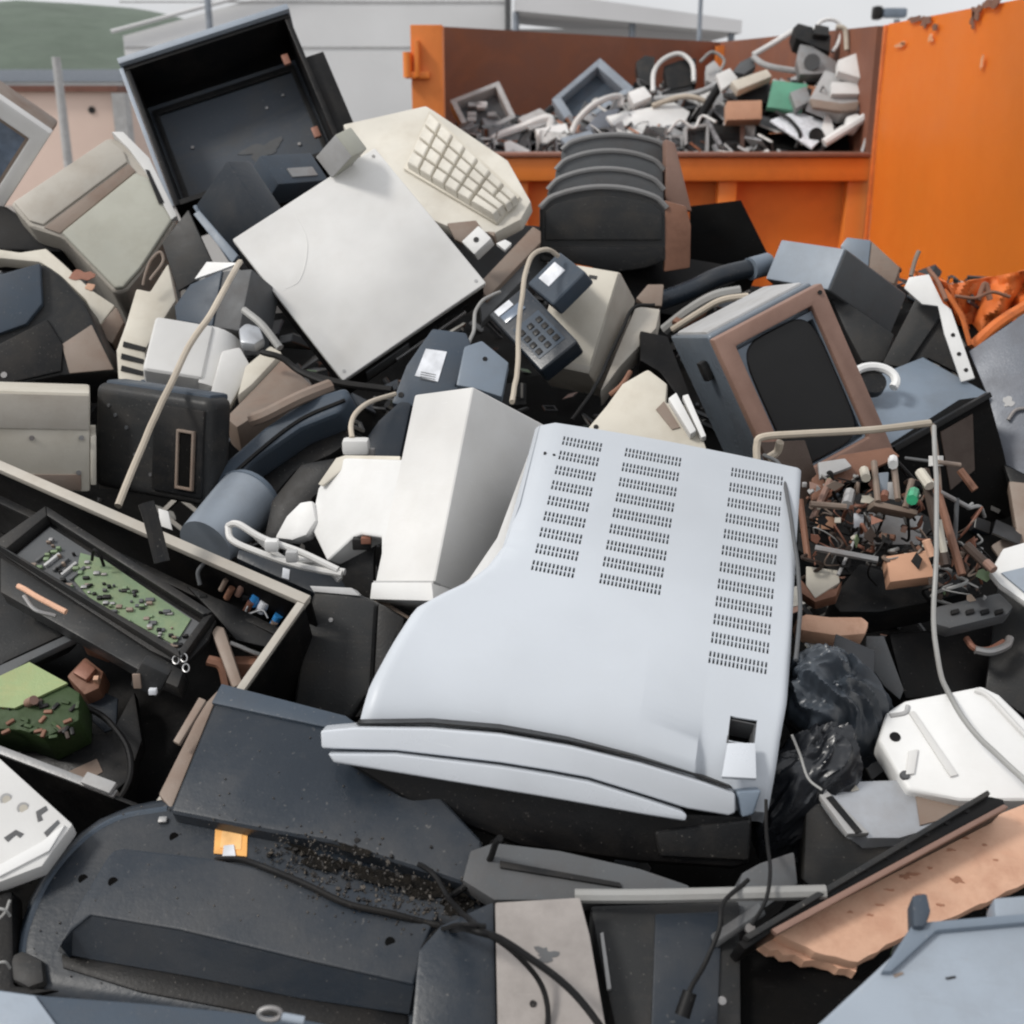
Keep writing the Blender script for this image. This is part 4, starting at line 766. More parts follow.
CORD('grey_arc_pipe', 'grey curved plastic hoop behind the brown television', [(664, 330, 2.15), (690, 310, 2.12), (715, 296, 2.1), (740, 291, 2.1)], .010, 'cordgrey', 'pipe')
CORD('cream_hoop', 'cream curved strip left of the brown television top', [(672, 330, 2.1), (700, 312, 2.08), (722, 300, 2.06), (748, 296, 2.06)], .006, 'cordbeige', 'plastic strip')
PX('rusty_plate', 'small rusty plate behind the brown television', 'metal plate', [(672, 320), (690, 304), (712, 300), (706, 312), (684, 326)], 2.13, (0, -.6, .8), .01, 'rustbrown', .002)
# --- blue grey monitor backs
t = BX('crt_monitor', 'pale blue grey monitor back below the container corner', 'monitor', dict(tl=(787, 236), tr=(844, 251), br=(832, 289), bl=(760, 284), TR=(907, 297), BR=(892, 331)), (.14, .1, .2), 2.3, (-.4, -.75, .5), 'midgrey', .006, seg=3)
w_, h_, z_ = t.D; t.part('rear_face', box((w_ * .97, h_ * .96, .006), (0, 0, z_ / 2 + .001), .003), 'bluegrey'); t.part('vent_slots', vents(w_ * .3, .003, 8, .01, -w_ * .1, h_ / 2 + .001, -z_ * .1), 'charcoal')
t = PX('speaker_box', 'small blue grey box standing on the pale blue monitor back', 'box', [(840, 246), (847, 237), (871, 240), (868, 270), (850, 262)], 2.42, (-.3, -.85, .4), .07, 'steelblue', .003)
t.part('side_face', prism(t.pl([(871, 240), (900, 267), (894, 284), (868, 270)]), -.07, -.003, .003), 'tan')
PX('brown_shell', 'dark brown broken casing under the blue monitor, right of the brown television', 'casing', [(828, 292), (848, 302), (895, 334), (884, 362), (862, 362), (845, 330)], 2.2, (-.2, -.8, .5), .05, 'darkgrey', .006)
t = PX('dark_wedge', 'dark grey wedge panel standing left of the perforated white strap', 'panel', [(882, 364), (921, 288), (928, 304), (946, 308), (905, 368)], 2.1, (-.4, -.8, .4), .02, 'darkgrey', .003); t.part('rear_flap', prism(t.pl([(944, 309), (960, 374), (928, 358), (906, 366)], -.01), -.03, -.01, .002), 'charcoal')
t = PX('perforated_strap', 'white plate with a perforated strap hanging down against the orange door', 'metal strap', [(904, 288), (909, 277), (929, 274), (943, 303), (951, 309), (975, 378), (961, 382), (944, 333), (938, 306), (922, 304)], 2.05, (-.3, -.85, .4), .008, 'white', .002)
for x, y in ((953, 335), (959, 354), (966, 370)): t.screw(x, y, 0, .004, 'charcoal', 'hole')
CORD('bent_rod', 'short pink grey rod sticking up before the orange door', [(911, 276, 2.1), (915, 262, 2.1), (919, 251, 2.1)], .004, 'tan', 'rod')
CORD('bent_rod', 'brown rod beside the white perforated strap', [(928, 268, 2.08), (938, 282, 2.06), (946, 300, 2.03)], .004, 'rustbrown', 'rod')
# --- large grey box with dark open front
t = PX('computer_case', 'blue grey topped box with an open black front right of the brown television', 'computer', [(868, 440), (893, 449), (989, 395), (1004, 450), (1017, 510), (1014, 534), (990, 545), (940, 550), (900, 500)], 1.92, (.25, -.9, .3), .15, 'void', .004)
t.part('rusty_lining', prism(t.pl([(940, 432), (972, 414), (974, 470), (950, 490)]), 0, .002), 'darkbrown'); t.part('edge_lip', prism(t.pl([(893, 447), (989, 392), (991, 397), (895, 452)]), -.01, .004, .001), 'black')
pm = frame(P(920, 404, 2.0), (-.05, -.42, .9)); pmi = pm.inverted(); q = prism([tuple(onpl(pmi, *p))[:2] for p in ((838, 402), (880, 374), (923, 357), (990, 394), (893, 448), (866, 462), (845, 430))], -.008, 0, .002); bmesh.ops.transform(q, matrix=t.Mi @ pm, verts=q.verts); t.part('top_panel', q, 'steelblue')
tt = T('white_ring', 'white plastic ring behind the right post of the brown television', 'ring', frame(P(874, 380, 1.98), (0, -.7, .7))); m = nb(); tube([(.036 * math.cos(a), .026 * math.sin(a), 0) for a in np.linspace(-.6, 3.8, 14)], .0075, 8, into=m); tt.part('hoop', m, 'white'); tt.part('hub', cyl((0, 0, -.02), (0, 0, -.004), .022), 'charcoal')
t = PX('dented_sheet', 'mottled blue grey dented sheet at the right edge below the orange door', 'metal sheet', [(969, 351), (1026, 312), (1080, 300), (1080, 480), (1024, 474), (1004, 464), (988, 396)], 2.0, (-.35, -.7, .6), .01, 'mottle', .002)
t.part('bent_clip', tube([t.at(x, y, .006) for x, y in ((1008, 420), (1016, 410), (1030, 408))], .003), 'dullmetal'); t.patch('chip_mark', rough_blob(1008, 402, 6, 5, 2), 0, 'lightgrey', .001)
PX('dark_shell', 'black curved shell under the mottled sheet at the right edge', 'casing', [(1002, 462), (1030, 476), (1080, 480), (1080, 540), (1010, 540), (1016, 500)], 1.9, (-.3, -.7, .6), .06, 'charcoal', .008)
PX('beige_end', 'dusty beige casing edge at the right picture border', 'casing', [(1008, 480), (1060, 486), (1060, 560), (1000, 560), (990, 545), (1016, 530)], 1.86, (-.3, -.7, .6), .04, 'tan', .006)
# --- brown framed television
t = BX('television', 'brown framed television with black screen opening lying tilted right of centre', 'television', dict(tl=(710, 339), tr=(820, 287), br=(897, 455), bl=(790, 505), TL=(667, 338)), (.2, .28, .1), 1.85, (.15, -.8, .5), 'mottle', .006, empty=True)
w_, h_, z_ = t.D
t.part('rear_shell', box((w_ * .97, h_ * .97, z_ - .02), (0, 0, -.012), .006, 3), 'glossblue')
sp = [(755, 346), (763, 331), (789, 322), (811, 323), (820, 333), (860, 415), (842, 456), (815, 456), (773, 426), (756, 384)]
wi, hi = w_ * .70, h_ * .77
t.part('bezel', ringframe(w_, h_, wi, hi, z_ / 2 - .016, z_ / 2 + .006, .004, cx=w_ * .0, cy=.008), 'bronze', label='dirty pinkish brown bezel')
t.part('inner_bezel', ringframe(wi + .002, hi + .002, wi * .86, hi * .9, z_ / 2 - .03, z_ / 2 - .004, .002, cx=.006), 'steelblue'); t.o.children[-1].location = (0, .008, 0)
q = [(math.copysign(abs(math.cos(a)) ** .42, math.cos(a)) * .5, math.copysign(abs(math.sin(a)) ** .42, math.sin(a)) * .5) for a in np.linspace(.03, 6.25, 44)]
t.part('screen_opening', prism([(x * wi * .94, y * hi * .95 + .008) for x, y in q], z_ / 2 - .012, z_ / 2 - .001, .004, 3), 'glassblack')
t.part('corner_screw', cyl((w_ * .45, h_ * .46, z_ / 2), (w_ * .45, h_ * .46, z_ / 2 + .008), .003), 'charcoal')
t.part('side_handle', box((.012, .03, .02), (-w_ / 2 - .004, h_ * .32, .02), .004), 'charcoal')
t.part('top_shell', box((w_ * .9, .012, z_ * .7), (0, h_ / 2 + .002, -.01), .004), 'lightgrey')
# --- cream printer part behind the silver cabinet
t = PX('printer_tray', 'cream curved printer part with slots, above the silver cabinet', 'printer part', [(585, 430), (606, 405), (622, 383), (648, 368), (668, 383), (666, 402), (690, 404), (708, 450), (640, 446)], 1.66, (-.1, -.7, .7), .05, 'cream', .006)
t.patch('slot', [(656, 410), (664, 402), (680, 428), (672, 430)], 0, 'tan', .002); t.patch('fin', [(668, 404), (676, 398), (696, 436), (690, 440)], 0, 'white', .016, .002); t.patch('fin', [(682, 400), (688, 398), (706, 440), (701, 442)], 0, 'white', .012, .002); t.screw(596, 427, 0, .004, 'charcoal', 'hole')
CORD('rust_wire', 'rust brown wire end above the cream printer part', [(610, 395, 1.74), (622, 385, 1.74), (630, 372, 1.76)], .004, 'rustbrown')
# --- gutted chassis full of parts
ch = T('gutted_chassis', 'gutted rusty electronics chassis with wires and coils right of the silver cabinet', 'electronics chassis', Matrix.Translation(P(860, 530, 1.55))); o = P(860, 530, 1.55)
def cp(px, py, d=1.5): return P(px, py, d) - o
def bar(name, a, b, r, m, parent=None): return ch.part(name, cyl(cp(*a), cp(*b), r, seg=8), m, parent)
def plate(name, pts, d, n, t_, m):
    M = frame(P(sum(p[0] for p in pts) / len(pts), sum(p[1] for p in pts) / len(pts), d), n); Mi = M.inverted(); q = prism([tuple(onpl(Mi, *p))[:2] for p in pts], -t_, 0, .0015)
    bmesh.ops.transform(q, matrix=ch.Mi @ M, verts=q.verts); return ch.part(name, q, m)
ch.part('wire_hoop', tube([cp(757, 462, 1.42), cp(757, 445, 1.42), cp(763, 437, 1.42), cp(800, 434, 1.43), cp(870, 430, 1.45), cp(930, 423, 1.47)], .0045, 8, n=6), 'cordbeige')
ch.part('wire_hoop', tube([cp(932, 424, 1.47), cp(936, 450, 1.46), cp(940, 500, 1.45), cp(938, 560, 1.44)], .003), 'tan')
ch.part('cable_clip', tube([cp(768, 458, 1.44), cp(777, 452, 1.44), cp(780, 442, 1.43)], .005), 'cordbeige')
plate('side_plate', [(760, 442), (805, 440), (818, 478), (800, 520), (772, 470)], 1.56, (.2, -.85, .4), .01, 'darkbrown')
plate('top_bracket', [(812, 478), (840, 455), (890, 447), (900, 456), (860, 475), (825, 500), (812, 500)], 1.55, (0, -.7, .7), .008, 'rustbrown')
plate('top_bracket', [(818, 462), (845, 458), (852, 466), (820, 478)], 1.54, (0, -.5, .8), .006, 'lightgrey')
plate('base_plate', [(800, 505), (880, 490), (935, 520), (930, 570), (840, 575), (798, 550)], 1.6, (0, -.75, .6), .01, 'charcoal')
plate('circuit_board', [(868, 512), (925, 516), (920, 545), (862, 544)], 1.56, (0, -.75, .6), .006, 'dullmetal')
plate('copper_block', [(886, 556), (926, 550), (936, 576), (890, 582)], 1.44, (0, -.6, .8), .02, 'carton')
plate('dusty_block', [(806, 566), (838, 570), (840, 582), (815, 598), (806, 585)], 1.46, (-.2, -.6, .8), .025, 'cream')
plate('transformer_core', [(800, 578), (812, 592), (836, 588), (842, 580), (836, 596), (815, 602), (800, 592)], 1.455, (-.2, -.6, .8), .02, 'rustbrown')
plate('card_tag', [(854, 513), (864, 514), (864, 538), (854, 536)], 1.5, (0, -.9, .3), .003, 'label_white')
plate('block', [(820, 516), (837, 517), (836, 530), (818, 529)], 1.54, (0, -.9, .3), .02, 'carton'); plate('dark_slot', [(812, 525), (834, 532), (832, 545), (812, 540)], 1.55, (0, -.9, .3), .01, 'black')
plate('tray', [(874, 500), (918, 510), (918, 515), (874, 506)], 1.46, (0, -.8, .5), .03, 'tan')
for q in (((874, 462, 1.5), (878, 502, 1.46)), ((893, 458, 1.5), (898, 500, 1.46)), ((912, 480, 1.48), (905, 508, 1.46))): bar('tray_post', *q, .004, 'tan')
plate('display_window', [(879, 473), (889, 472), (888, 494), (880, 494)], 1.48, (0, -.9, .3), .006, 'bluegrey'); plate('display_window', [(888, 482), (896, 482), (896, 500), (888, 499)], 1.478, (0, -.9, .3), .006, 'lightgrey')
bar('capacitor', (912, 500, 1.44), (914, 492, 1.46), .007, 'capgreen'); bar('capacitor', (866, 478, 1.48), (864, 470, 1.5), .006, 'cream'); bar('capacitor', (893, 465, 1.48), (893, 459, 1.5), .006, 'white')
bar('capacitor', (884, 498, 1.46), (885, 493, 1.47), .005, 'copper'); bar('capacitor', (936, 466, 1.45), (936, 456, 1.45), .009, 'offwhite'); bar('capacitor', (847, 505, 1.5), (850, 492, 1.52), .007, 'lightgrey')
R2 = random.Random(21)
def bmesh_plate(c, s, R):
    k = R.choice((3, 4, 5)); q = prism([(math.cos(6.28 * i / k) * s * R.uniform(.5, 1.4), math.sin(6.28 * i / k) * s * R.uniform(.4, 1.2)) for i in range(k)], 0, .0012); bmesh.ops.transform(q, matrix=Matrix.Translation(c) @ Matrix.Rotation(R.uniform(.6, 1.8), 4, 'X') @ Matrix.Rotation(R.uniform(-1, 1), 4, 'Y'), verts=q.verts); return q
for a, b, r, m_ in (((810, 504, 1.48), (846, 507, 1.48), .006, 'tan'), ((815, 548, 1.45), (878, 560, 1.43), .006, 'dullmetal'), ((838, 575, 1.45), (856, 538, 1.48), .003, 'lightgrey'), ((924, 470, 1.45), (946, 566, 1.40), .009, 'darkbrown'), ((934, 480, 1.43), (962, 575, 1.38), .007, 'rustbrown'), ((920, 472, 1.44), (930, 486, 1.42), .009, 'cream'),
                    ((938, 462, 1.44), (960, 465, 1.45), .004, 'tan'), ((940, 492, 1.42), (970, 508, 1.44), .004, 'dullmetal'), ((957, 498, 1.43), (955, 540, 1.43), .004, 'midgrey'), ((926, 540, 1.4), (932, 556, 1.4), .007, 'peach'), ((938, 520, 1.38), (944, 552, 1.38), .006, 'cream'), ((966, 545, 1.4), (990, 568, 1.38), .008, 'darkbrown'), ((986, 562, 1.37), (994, 570, 1.36), .007, 'bronze'),
                    ((880, 536, 1.5), (895, 538, 1.49), .006, 'rustbrown'), ((905, 458, 1.52), (935, 462, 1.5), .003, 'midgrey'), ((960, 470, 1.48), (975, 490, 1.47), .007, 'rustbrown'), ((800, 500, 1.49), (808, 560, 1.46), .006, 'rustbrown'), ((830, 480, 1.52), (812, 520, 1.5), .006, 'bronze')):
    bar('support_rod', a, b, r * .72, m_)
for k in range(95):
    x = R2.uniform(806, 985); y = R2.uniform(500, 592) if x > 930 else R2.uniform(470, 560); d = 1.5 - (y - 520) * .001; s = R2.uniform(4, 14)
    ch.part('wire', tube([cp(x, y, d), cp(x + R2.uniform(-s, s), y + R2.uniform(-s, s), d - .02), cp(x + R2.uniform(-2 * s, 2 * s), y + R2.uniform(0, 2 * s), d - .01), cp(x + R2.uniform(-3 * s, 2 * s), y + R2.uniform(0, 3 * s), d + .02)], R2.choice((.0009, .0013, .0018, .0024)), 6, n=5), R2.choice(('copper', 'rubber', 'tan', 'cordgrey', 'darkbrown', 'rubber')))
for k in range(95):
    x = R2.uniform(800, 985); y = R2.uniform(480, 560) if x < 930 else R2.uniform(540, 600); s = R2.uniform(.003, .008)
    q = box((s, s * .8, s * 1.1), cp(x, y, 1.49 - (y - 520) * .0008), .001, rot=Matrix.Rotation(R2.uniform(0, 3), 4, Vector((R2.random(), R2.random(), 1)).normalized())); q = q if k % 3 else (q.free() or bmesh_plate(cp(x, y, 1.47 - (y - 520) * .0008), s * 1.6, R2)); ch.part('component', q, R2.choice(('darkbrown', 'rustbrown', 'bronze', 'charcoal', 'charcoal', 'darkbrown', 'tan', 'black', 'lightgrey', 'cream', 'pcb', 'copper')))
# dark shelves under it
t = PX('dark_tray', 'long black housing under the gutted chassis', 'casing', [(830, 600), (860, 562), (890, 572), (930, 575), (960, 570), (975, 590), (940, 600), (880, 612), (840, 612)], 1.5, (0, -.6, .8), .06, 'charcoal', .006)
t = PX('bracket_bar', 'ribbed grey black bar jutting right below the gutted chassis', 'bracket', [(936, 606), (1000, 592), (1014, 606), (1008, 614), (950, 628), (936, 624)], 1.42, (0, -.5, .9), .02, 'midgrey', .004)
for x in (950, 965, 980, 994): t.patch('rib', [(x, 612), (x + 8, 610), (x + 9, 614), (x + 1, 616)], 0, 'charcoal', .004, .001)
t.part('copper_hook', tube([t.at(x, y, -.03) for x, y in ((966, 638), (974, 648), (988, 650), (1004, 642))], .004), 'copper'); t.part('grey_hook', tube([t.at(x, y, -.028) for x, y in ((975, 650), (990, 652), (1006, 646), (1010, 638))], .005), 'dullmetal')
PX('black_casing', 'large black casing behind the white panel at the right', 'casing', [(888, 632), (940, 628), (1012, 616), (1080, 600), (1080, 740), (985, 690), (905, 700)], 1.5, (0, -.75, .6), .08, 'black', .008)
t = PX('dark_sheet', 'dark grey panel at the right edge above the white panel', 'panel', [(1000, 560), (1080, 560), (1080, 745), (1024, 715), (985, 690)], 1.44, (-.3, -.7, .6), .02, 'darkgrey', .004)
t = PX('moulded_tray', 'small white lid jutting in at the right edge below the mottled sheet', 'lid', [(990, 572), (1003, 548), (1030, 540), (1060, 540), (1060, 610), (1028, 604), (1000, 584)], 1.40, (-.1, -.6, .8), .012, 'white', .004); t.part('lid_step', prism(t.pl([(1000, 574), (1060, 560), (1060, 600), (1024, 594)]), 0, .004, .002), 'bluegrey')
PX('peach_strip', 'broken peach foam strip above the black rubbish bag', 'foam piece', [(796, 618), (806, 613), (830, 616), (862, 616), (870, 622), (866, 634), (840, 636), (800, 630)], 1.36, (0, -.6, .8), .03, 'peach', .005)
PX('grey_flap', 'dark grey sheet right of the rubbish bag', 'metal sheet', [(866, 636), (884, 636), (904, 690), (900, 700), (884, 686), (866, 660)], 1.38, (-.2, -.8, .5), .01, 'midgrey', .002)
CORD('pale_cable', 'long pale cord hanging from the gutted chassis onto the white panel', [(934, 426, 1.44), (937, 500, 1.38), (936, 570, 1.34), (934, 610, 1.32), (938, 660, 1.27), (952, 700, 1.19), (976, 735, 1.15), (1000, 758, 1.12), (1030, 786, 1.09)], .0028, 'cordgrey')
# --- rubbish bag
def bagmesh(seed=0):
    m = nb(); bmesh.ops.create_icosphere(m, subdivisions=6, radius=1)
    for v in m.verts:
        p = v.co.copy(); o = Vector((seed, 0, 0))
        w_ = p + .35 * noise.noise_vector(p * 1.3 + o)
        f = .22 * noise.noise(w_ * 1.1 + o) + .10 * (1 - 2.6 * abs(noise.noise(Vector((w_.x * 2.8, w_.y * 2.8, w_.z * .45)) + o))) + .03 * (1 - 2 * abs(noise.noise(Vector((w_.x * 8, w_.y * 8, w_.z * 1.2)))))
        p = p * (.75 + f); v.co = Vector((p.x * .066, p.y * .05, p.z * .115))
    return m
Mb = Matrix.Translation(P(836, 708, 1.22)) @ Matrix.Rotation(-.35, 4, 'Y') @ Matrix.Rotation(.5, 4, 'X')
t = T('rubbish_bag', 'crumpled shiny black rubbish bag squeezed beside the silver cabinet', 'bag', Mb, bagmesh(), 'bag')
t.part('torn_flap', prism([(-.01, -.02), (.035, -.01), (.06, .05), (.03, .085), (.005, .04)], -.004, .0, .001), 'bagdark')
t = T('bag_scrap', 'loose black plastic film hanging under the rubbish bag', 'bag', Matrix.Translation(P(800, 790, 1.17)) @ Matrix.Rotation(.5, 4, 'Y') @ Matrix.Scale(.8, 4), bagmesh(4), 'bagdark')
# --- white panel at right
t = PX('appliance_cover', 'large white moulded panel with round hole at the right edge', 'panel', [(878, 740), (886, 712), (905, 700), (982, 685), (1000, 694), (1060, 752), (1060, 800), (960, 800), (908, 790)], 1.17, (-.05, -.5, .86), .03, 'white', .005, seg=3)
t.screw(895, 737, 0, .006, 'black', 'round_hole'); t.patch('groove', [(908, 713), (914, 712), (958, 776), (950, 778)], 0, 'offwhite', .003, .0015); t.patch('recess', [(908, 752), (918, 750), (914, 775), (905, 776)], 0, 'offwhite', .003, .0015); t.screw(905, 775, .001, .005, 'midgrey', 'round_hole')
t.part('raised_edge', tube([t.at(x, y, .001) for x, y in ((975, 690), (990, 698), (1024, 734), (1050, 757))], .003), 'offwhite'); t.part('moulded_line', tube([t.at(x, y, .0) for x, y in ((890, 716), (905, 713), (908, 706))], .0025), 'lightgrey')
# --- metal box beneath
t = PX('metal_duct', 'bent shiny metal sheet box below the white panel', 'metal box', [(812, 790), (820, 782), (905, 779), (960, 782), (1010, 788), (960, 820), (900, 838), (868, 838), (838, 818)], 1.14, (.05, -.45, .9), .05, 'metal', .003)
t.patch('folded_edge', [(812, 790), (820, 788), (868, 836), (846, 837)], 0, 'lightgrey', .006, .001); t.patch('folded_gap', [(826, 798), (832, 796), (862, 832), (856, 834)], .006, 'charcoal', .001); t.patch('tape_strip', [(844, 784), (854, 783), (859, 790), (852, 792)], 0, 'cream', .001)
t.patch('brown_panel', [(910, 781), (1000, 788), (958, 816), (920, 826), (916, 800)], 0, 'tan', .002)
PX('dark_metal_side', 'dark grey metal box side under the shiny duct', 'metal box', [(806, 800), (815, 795), (846, 838), (900, 842), (890, 862), (820, 898), (803, 880)], 1.13, (-.1, -.8, .5), .05, 'darkgrey', .004)
simple('pitmat', (.36, .17, .10), .8)
# --- peach board with dark rail
t = PX('foam_board', 'peach rusty board with pitted surface leaning at the lower right', 'board', jag([(772, 930), (1004, 812), (1040, 798), (1080, 800), (1080, 866), (1024, 884), (960, 914), (905, 936), (858, 962), (815, 952)], 4, 10, 1.6), 1.0, (.12, -.42, .9), .012, 'peach', .0005)
t.part('board_layer', prism(t.pl(jag([(757, 940), (775, 930), (820, 946), (862, 958), (856, 972), (812, 960), (770, 950)], 3, 7, 2.4, 4, 6), -.012), -.024, -.0125, 0), 'peach')
for k, (x, y, r_) in enumerate(((958, 880, .006), (905, 877, .003), (912, 874, .003), (930, 868, .002), (880, 905, .002), (950, 850, .002), (985, 845, .002), (965, 838, .002), (890, 890, .002), (995, 860, .002), (870, 915, .002), (920, 895, .002), (850, 912, .002), (940, 905, .002))):
    t.part('pit', prism([(a + t.at(x, y)[0], b + t.at(x, y)[1]) for a, b in rough_blob(0, 0, r_ * (1.2 + .6 * (k % 3)), r_ * (.5 + .25 * (k % 2)), k)], -.0005, .0005), 'pitmat')
t = PX('edge_rail', 'black grooved rail along the upper edge of the peach board', 'rail', [(738, 942), (985, 795), (1004, 799), (1006, 808), (775, 930), (745, 950)], .995, (.12, -.5, .86), .03, 'black', .002)
t.part('rail_lip', prism(t.pl([(742, 938), (985, 793), (988, 797), (748, 942)]), -.002, .006, .001), 'darkgrey'); t.part('rail_lip', prism(t.pl([(770, 931), (1002, 806), (1007, 809), (776, 936)]), -.002, .004, .001), 'bronze')
for k in range(9): x = 800 + 20 * k; y = 908 - 11.6 * k; t.screw(x + 6, y - 5, .0, .0035, 'charcoal', 'stud')
# --- grey blue cover, bottom right corner
t = PX('moulded_cover', 'pale grey blue moulded lid filling the bottom right corner', 'lid', [(800, 1040), (908, 940), (912, 926), (935, 925), (1080, 915), (1080, 1100), (790, 1100)], .80, (-.05, -.45, .88), .03, 'bluegrey', .004, seg=3)
t.part('raised_post', prism(t.pl([(909, 902), (924, 900), (928, 918), (922, 934), (910, 934)]), -.01, .012, .003), 'slate'); t.part('rim', prism(t.pl([(912, 926), (1080, 912), (1080, 921), (935, 934), (890, 975), (880, 975)]), -.004, .006, .002), 'steelblue')
t.part('upper_shelf', prism(t.pl([(992, 900), (1080, 893), (1080, 920), (994, 923)]), -.02, .004, .003), 'bluegrey'); t.patch('scratch_mark', [(893, 975), (902, 972), (904, 974), (895, 978)], 0, 'tan', .0006); t.patch('scratch_mark', [(945, 978), (955, 976), (956, 978), (947, 980)], 0, 'charcoal', .0006)

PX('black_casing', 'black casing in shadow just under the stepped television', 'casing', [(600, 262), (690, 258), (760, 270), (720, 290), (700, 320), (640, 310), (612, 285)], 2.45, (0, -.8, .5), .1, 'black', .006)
t = PX('dark_drive', 'dark dusty drive between the brown television and the cream printer part', 'drive', [(640, 330), (668, 336), (700, 420), (680, 400), (660, 372), (640, 360)], 1.95, (0, -.7, .7), .06, 'black', .004)
# ================================================================ LOWER LEFT: open black case
Mc = frame(P(150, 640, 1.27), (-.03, -.5, .86)); 
t = T('open_computer_case', 'open black metal case with pale beige rim holding loose circuit parts', 'computer', Mc)
Lq = [t.at(*q) for q in ((-150, 396), (311, 597), (158, 815), (-300, 640))]
def wall(a, b, wd, h0, h1, bz=.001):
    d = (b - a).normalized(); nn = Vector((d.y, -d.x, 0)) * wd
    return prism([(a.x, a.y), (b.x, b.y), (b.x + nn.x, b.y + nn.y), (a.x + nn.x, a.y + nn.y)], h0, h1, bz)
def sh(p, q, s): d = (q - p).normalized(); return p + d * s
t.part('rear_wall', wall(Lq[0], Lq[1], .004, -.17, -.001), 'black'); t.part('rim', wall(Lq[0], Lq[1], .012, -.006, .003), 'beige')
t.part('right_wall', wall(sh(Lq[1], Lq[2], .013), Lq[2], .004, -.17, -.001), 'black'); t.part('rim', wall(sh(Lq[1], Lq[2], .0125), Lq[2], .009, -.006, .003), 'beige')
t.part('front_wall', wall(Lq[2], Lq[3], .004, -.17, -.001), 'black'); t.part('rim', wall(sh(Lq[2], Lq[3], .05), Lq[3], .008, -.006, .002), 'dullmetal')
t.part('floor', prism([(p.x, p.y) for p in Lq], -.18, -.172), 'black'); t.part('rim_notch', wall(sh(Lq[2], Lq[3], .052), sh(Lq[2], Lq[3], .085), .012, .003, .009), 'lightgrey')
t.part('inner_ledge', wall(sh(Lq[0], Lq[1], .2) + Vector((0, -.014, 0)), Lq[1] + Vector((-.02, -.014, 0)), .01, -.06, -.055), 'charcoal')
def inn(name, label, cat, pts, h, th, m, b=.002, n=None):
    """object lying inside the case at height h of its local frame"""
    c = t.at(sum(p[0] for p in pts) / len(pts), sum(p[1] for p in pts) / len(pts), h); Mx = frame(t.M @ c, n) if n else t.M @ Matrix.Translation(c)
    q = T.__new__(T); q.Mi = Mx.inverted(); q.M = Mx; pl_ = q.pl(pts); return T(name, label, cat, Mx, prism(pl_, -th, 0, b), m)
u = inn('circuit_tray', 'long black tray with green circuit board lying in the open case', 'electronics', [(-2, 551), (50, 514), (216, 620), (208, 640), (184, 666), (150, 650)], -.03, .006, 'charcoal', .001)
pl_ = u.pl([(-2, 551), (50, 514), (216, 620), (184, 666)]); pl2 = u.pl([(11, 557), (51, 524), (206, 623), (181, 657)])
for i in range(4):
    a, b = Vector((*pl_[i], 0)), Vector((*pl_[(i + 1) % 4], 0)); c, d = Vector((*pl2[(i + 1) % 4], 0)), Vector((*pl2[i], 0)); u.part('tray_rim', prism([(a.x, a.y), (b.x, b.y), (c.x, c.y), (d.x, d.y)], .0, .016 if i != 2 else .013, .002), 'darkgrey' if i in (0, 3) else 'charcoal')
u.part('front_flange', prism(u.pl([(-2, 553), (182, 667), (176, 684), (140, 668), (-2, 588)]), -.03, -.007, .002), 'darkgrey')
pb = u.part('circuit_board', prism(u.pl([(14, 560), (51, 529), (202, 626), (179, 655)]), .001, .004), 'midgrey'); u.part('green_board', prism(u.pl([(82, 556), (104, 562), (192, 622), (176, 648), (146, 632), (92, 602), (76, 584)]), .0042, .006), 'pcb', pb)
R3 = random.Random(4); A0, A1, A2, A3 = [Vector(u.at(*q, .006)) for q in ((26, 562), (52, 538), (194, 628), (178, 650))]
for k in range(88):
    a, b = R3.random(), R3.random(); p = (A0 * (1 - b) + A3 * b) * (1 - a) + (A1 * (1 - b) + A2 * b) * a if False else (A0 * (1 - a) + A1 * a) * (1 - b) + (A3 * (1 - a) + A2 * a) * b
    s = R3.uniform(.0018, .0045); u.part('component', box((s * R3.uniform(1, 2.4), s, R3.uniform(.003, .009)), p, .0006), R3.choice(('charcoal', 'midgrey', 'pcb', 'dullmetal', 'tan', 'charcoal')), pb)
for k in range(5): p = u.at(44 + 8.5 * k, 556 + 4.5 * k, .0055); u.part('connector', box((.004, .022, .006), p, .001, rot=Matrix.Rotation(-.65, 4, 'Z')), 'lightgrey' if k % 2 else 'midgrey', pb)
u.part('wire_loop', tube([u.at(92, 560, .016), u.at(94, 550, .035), u.at(100, 556, .03), u.at(104, 566, .016)], .0018), 'rubber')
for x, y in ((176, 660), (184, 658), (186, 668)): q = nb(); tube([u.at(x + 3.2 * math.cos(a), y + 4 * math.sin(a), .012) for a in np.linspace(0, 6.28, 10)], .0009, 6, into=q); u.part('wire_ring', q, 'solder')
g_ = inn('green_block', 'green mossy circuit block at the left edge inside the open case', 'circuit board', [(-20, 672), (0, 676), (30, 663), (68, 685), (80, 692), (79, 720), (44, 738), (20, 730), (-20, 728)], -.05, .05, 'moss', .004)
g_.part('top_board', prism(g_.pl([(-20, 680), (0, 677), (30, 663), (68, 684), (15, 709), (-20, 706)], .002), .001, .004), 'greenlight')
for k in range(34): p = g_.at(R3.uniform(0, 78), R3.uniform(698, 738), .001); g_.part('component', box((.009, .004, .004), p, .001, rot=Matrix.Rotation(R3.uniform(0, 3), 4, 'Z')), R3.choice(('moss', 'moss', 'moss', 'darkbrown', 'charcoal', 'rustbrown')))
g_.part('capacitor', cyl(g_.at(28, 703, .002), g_.at(34, 700, .012), .005), 'bronze')
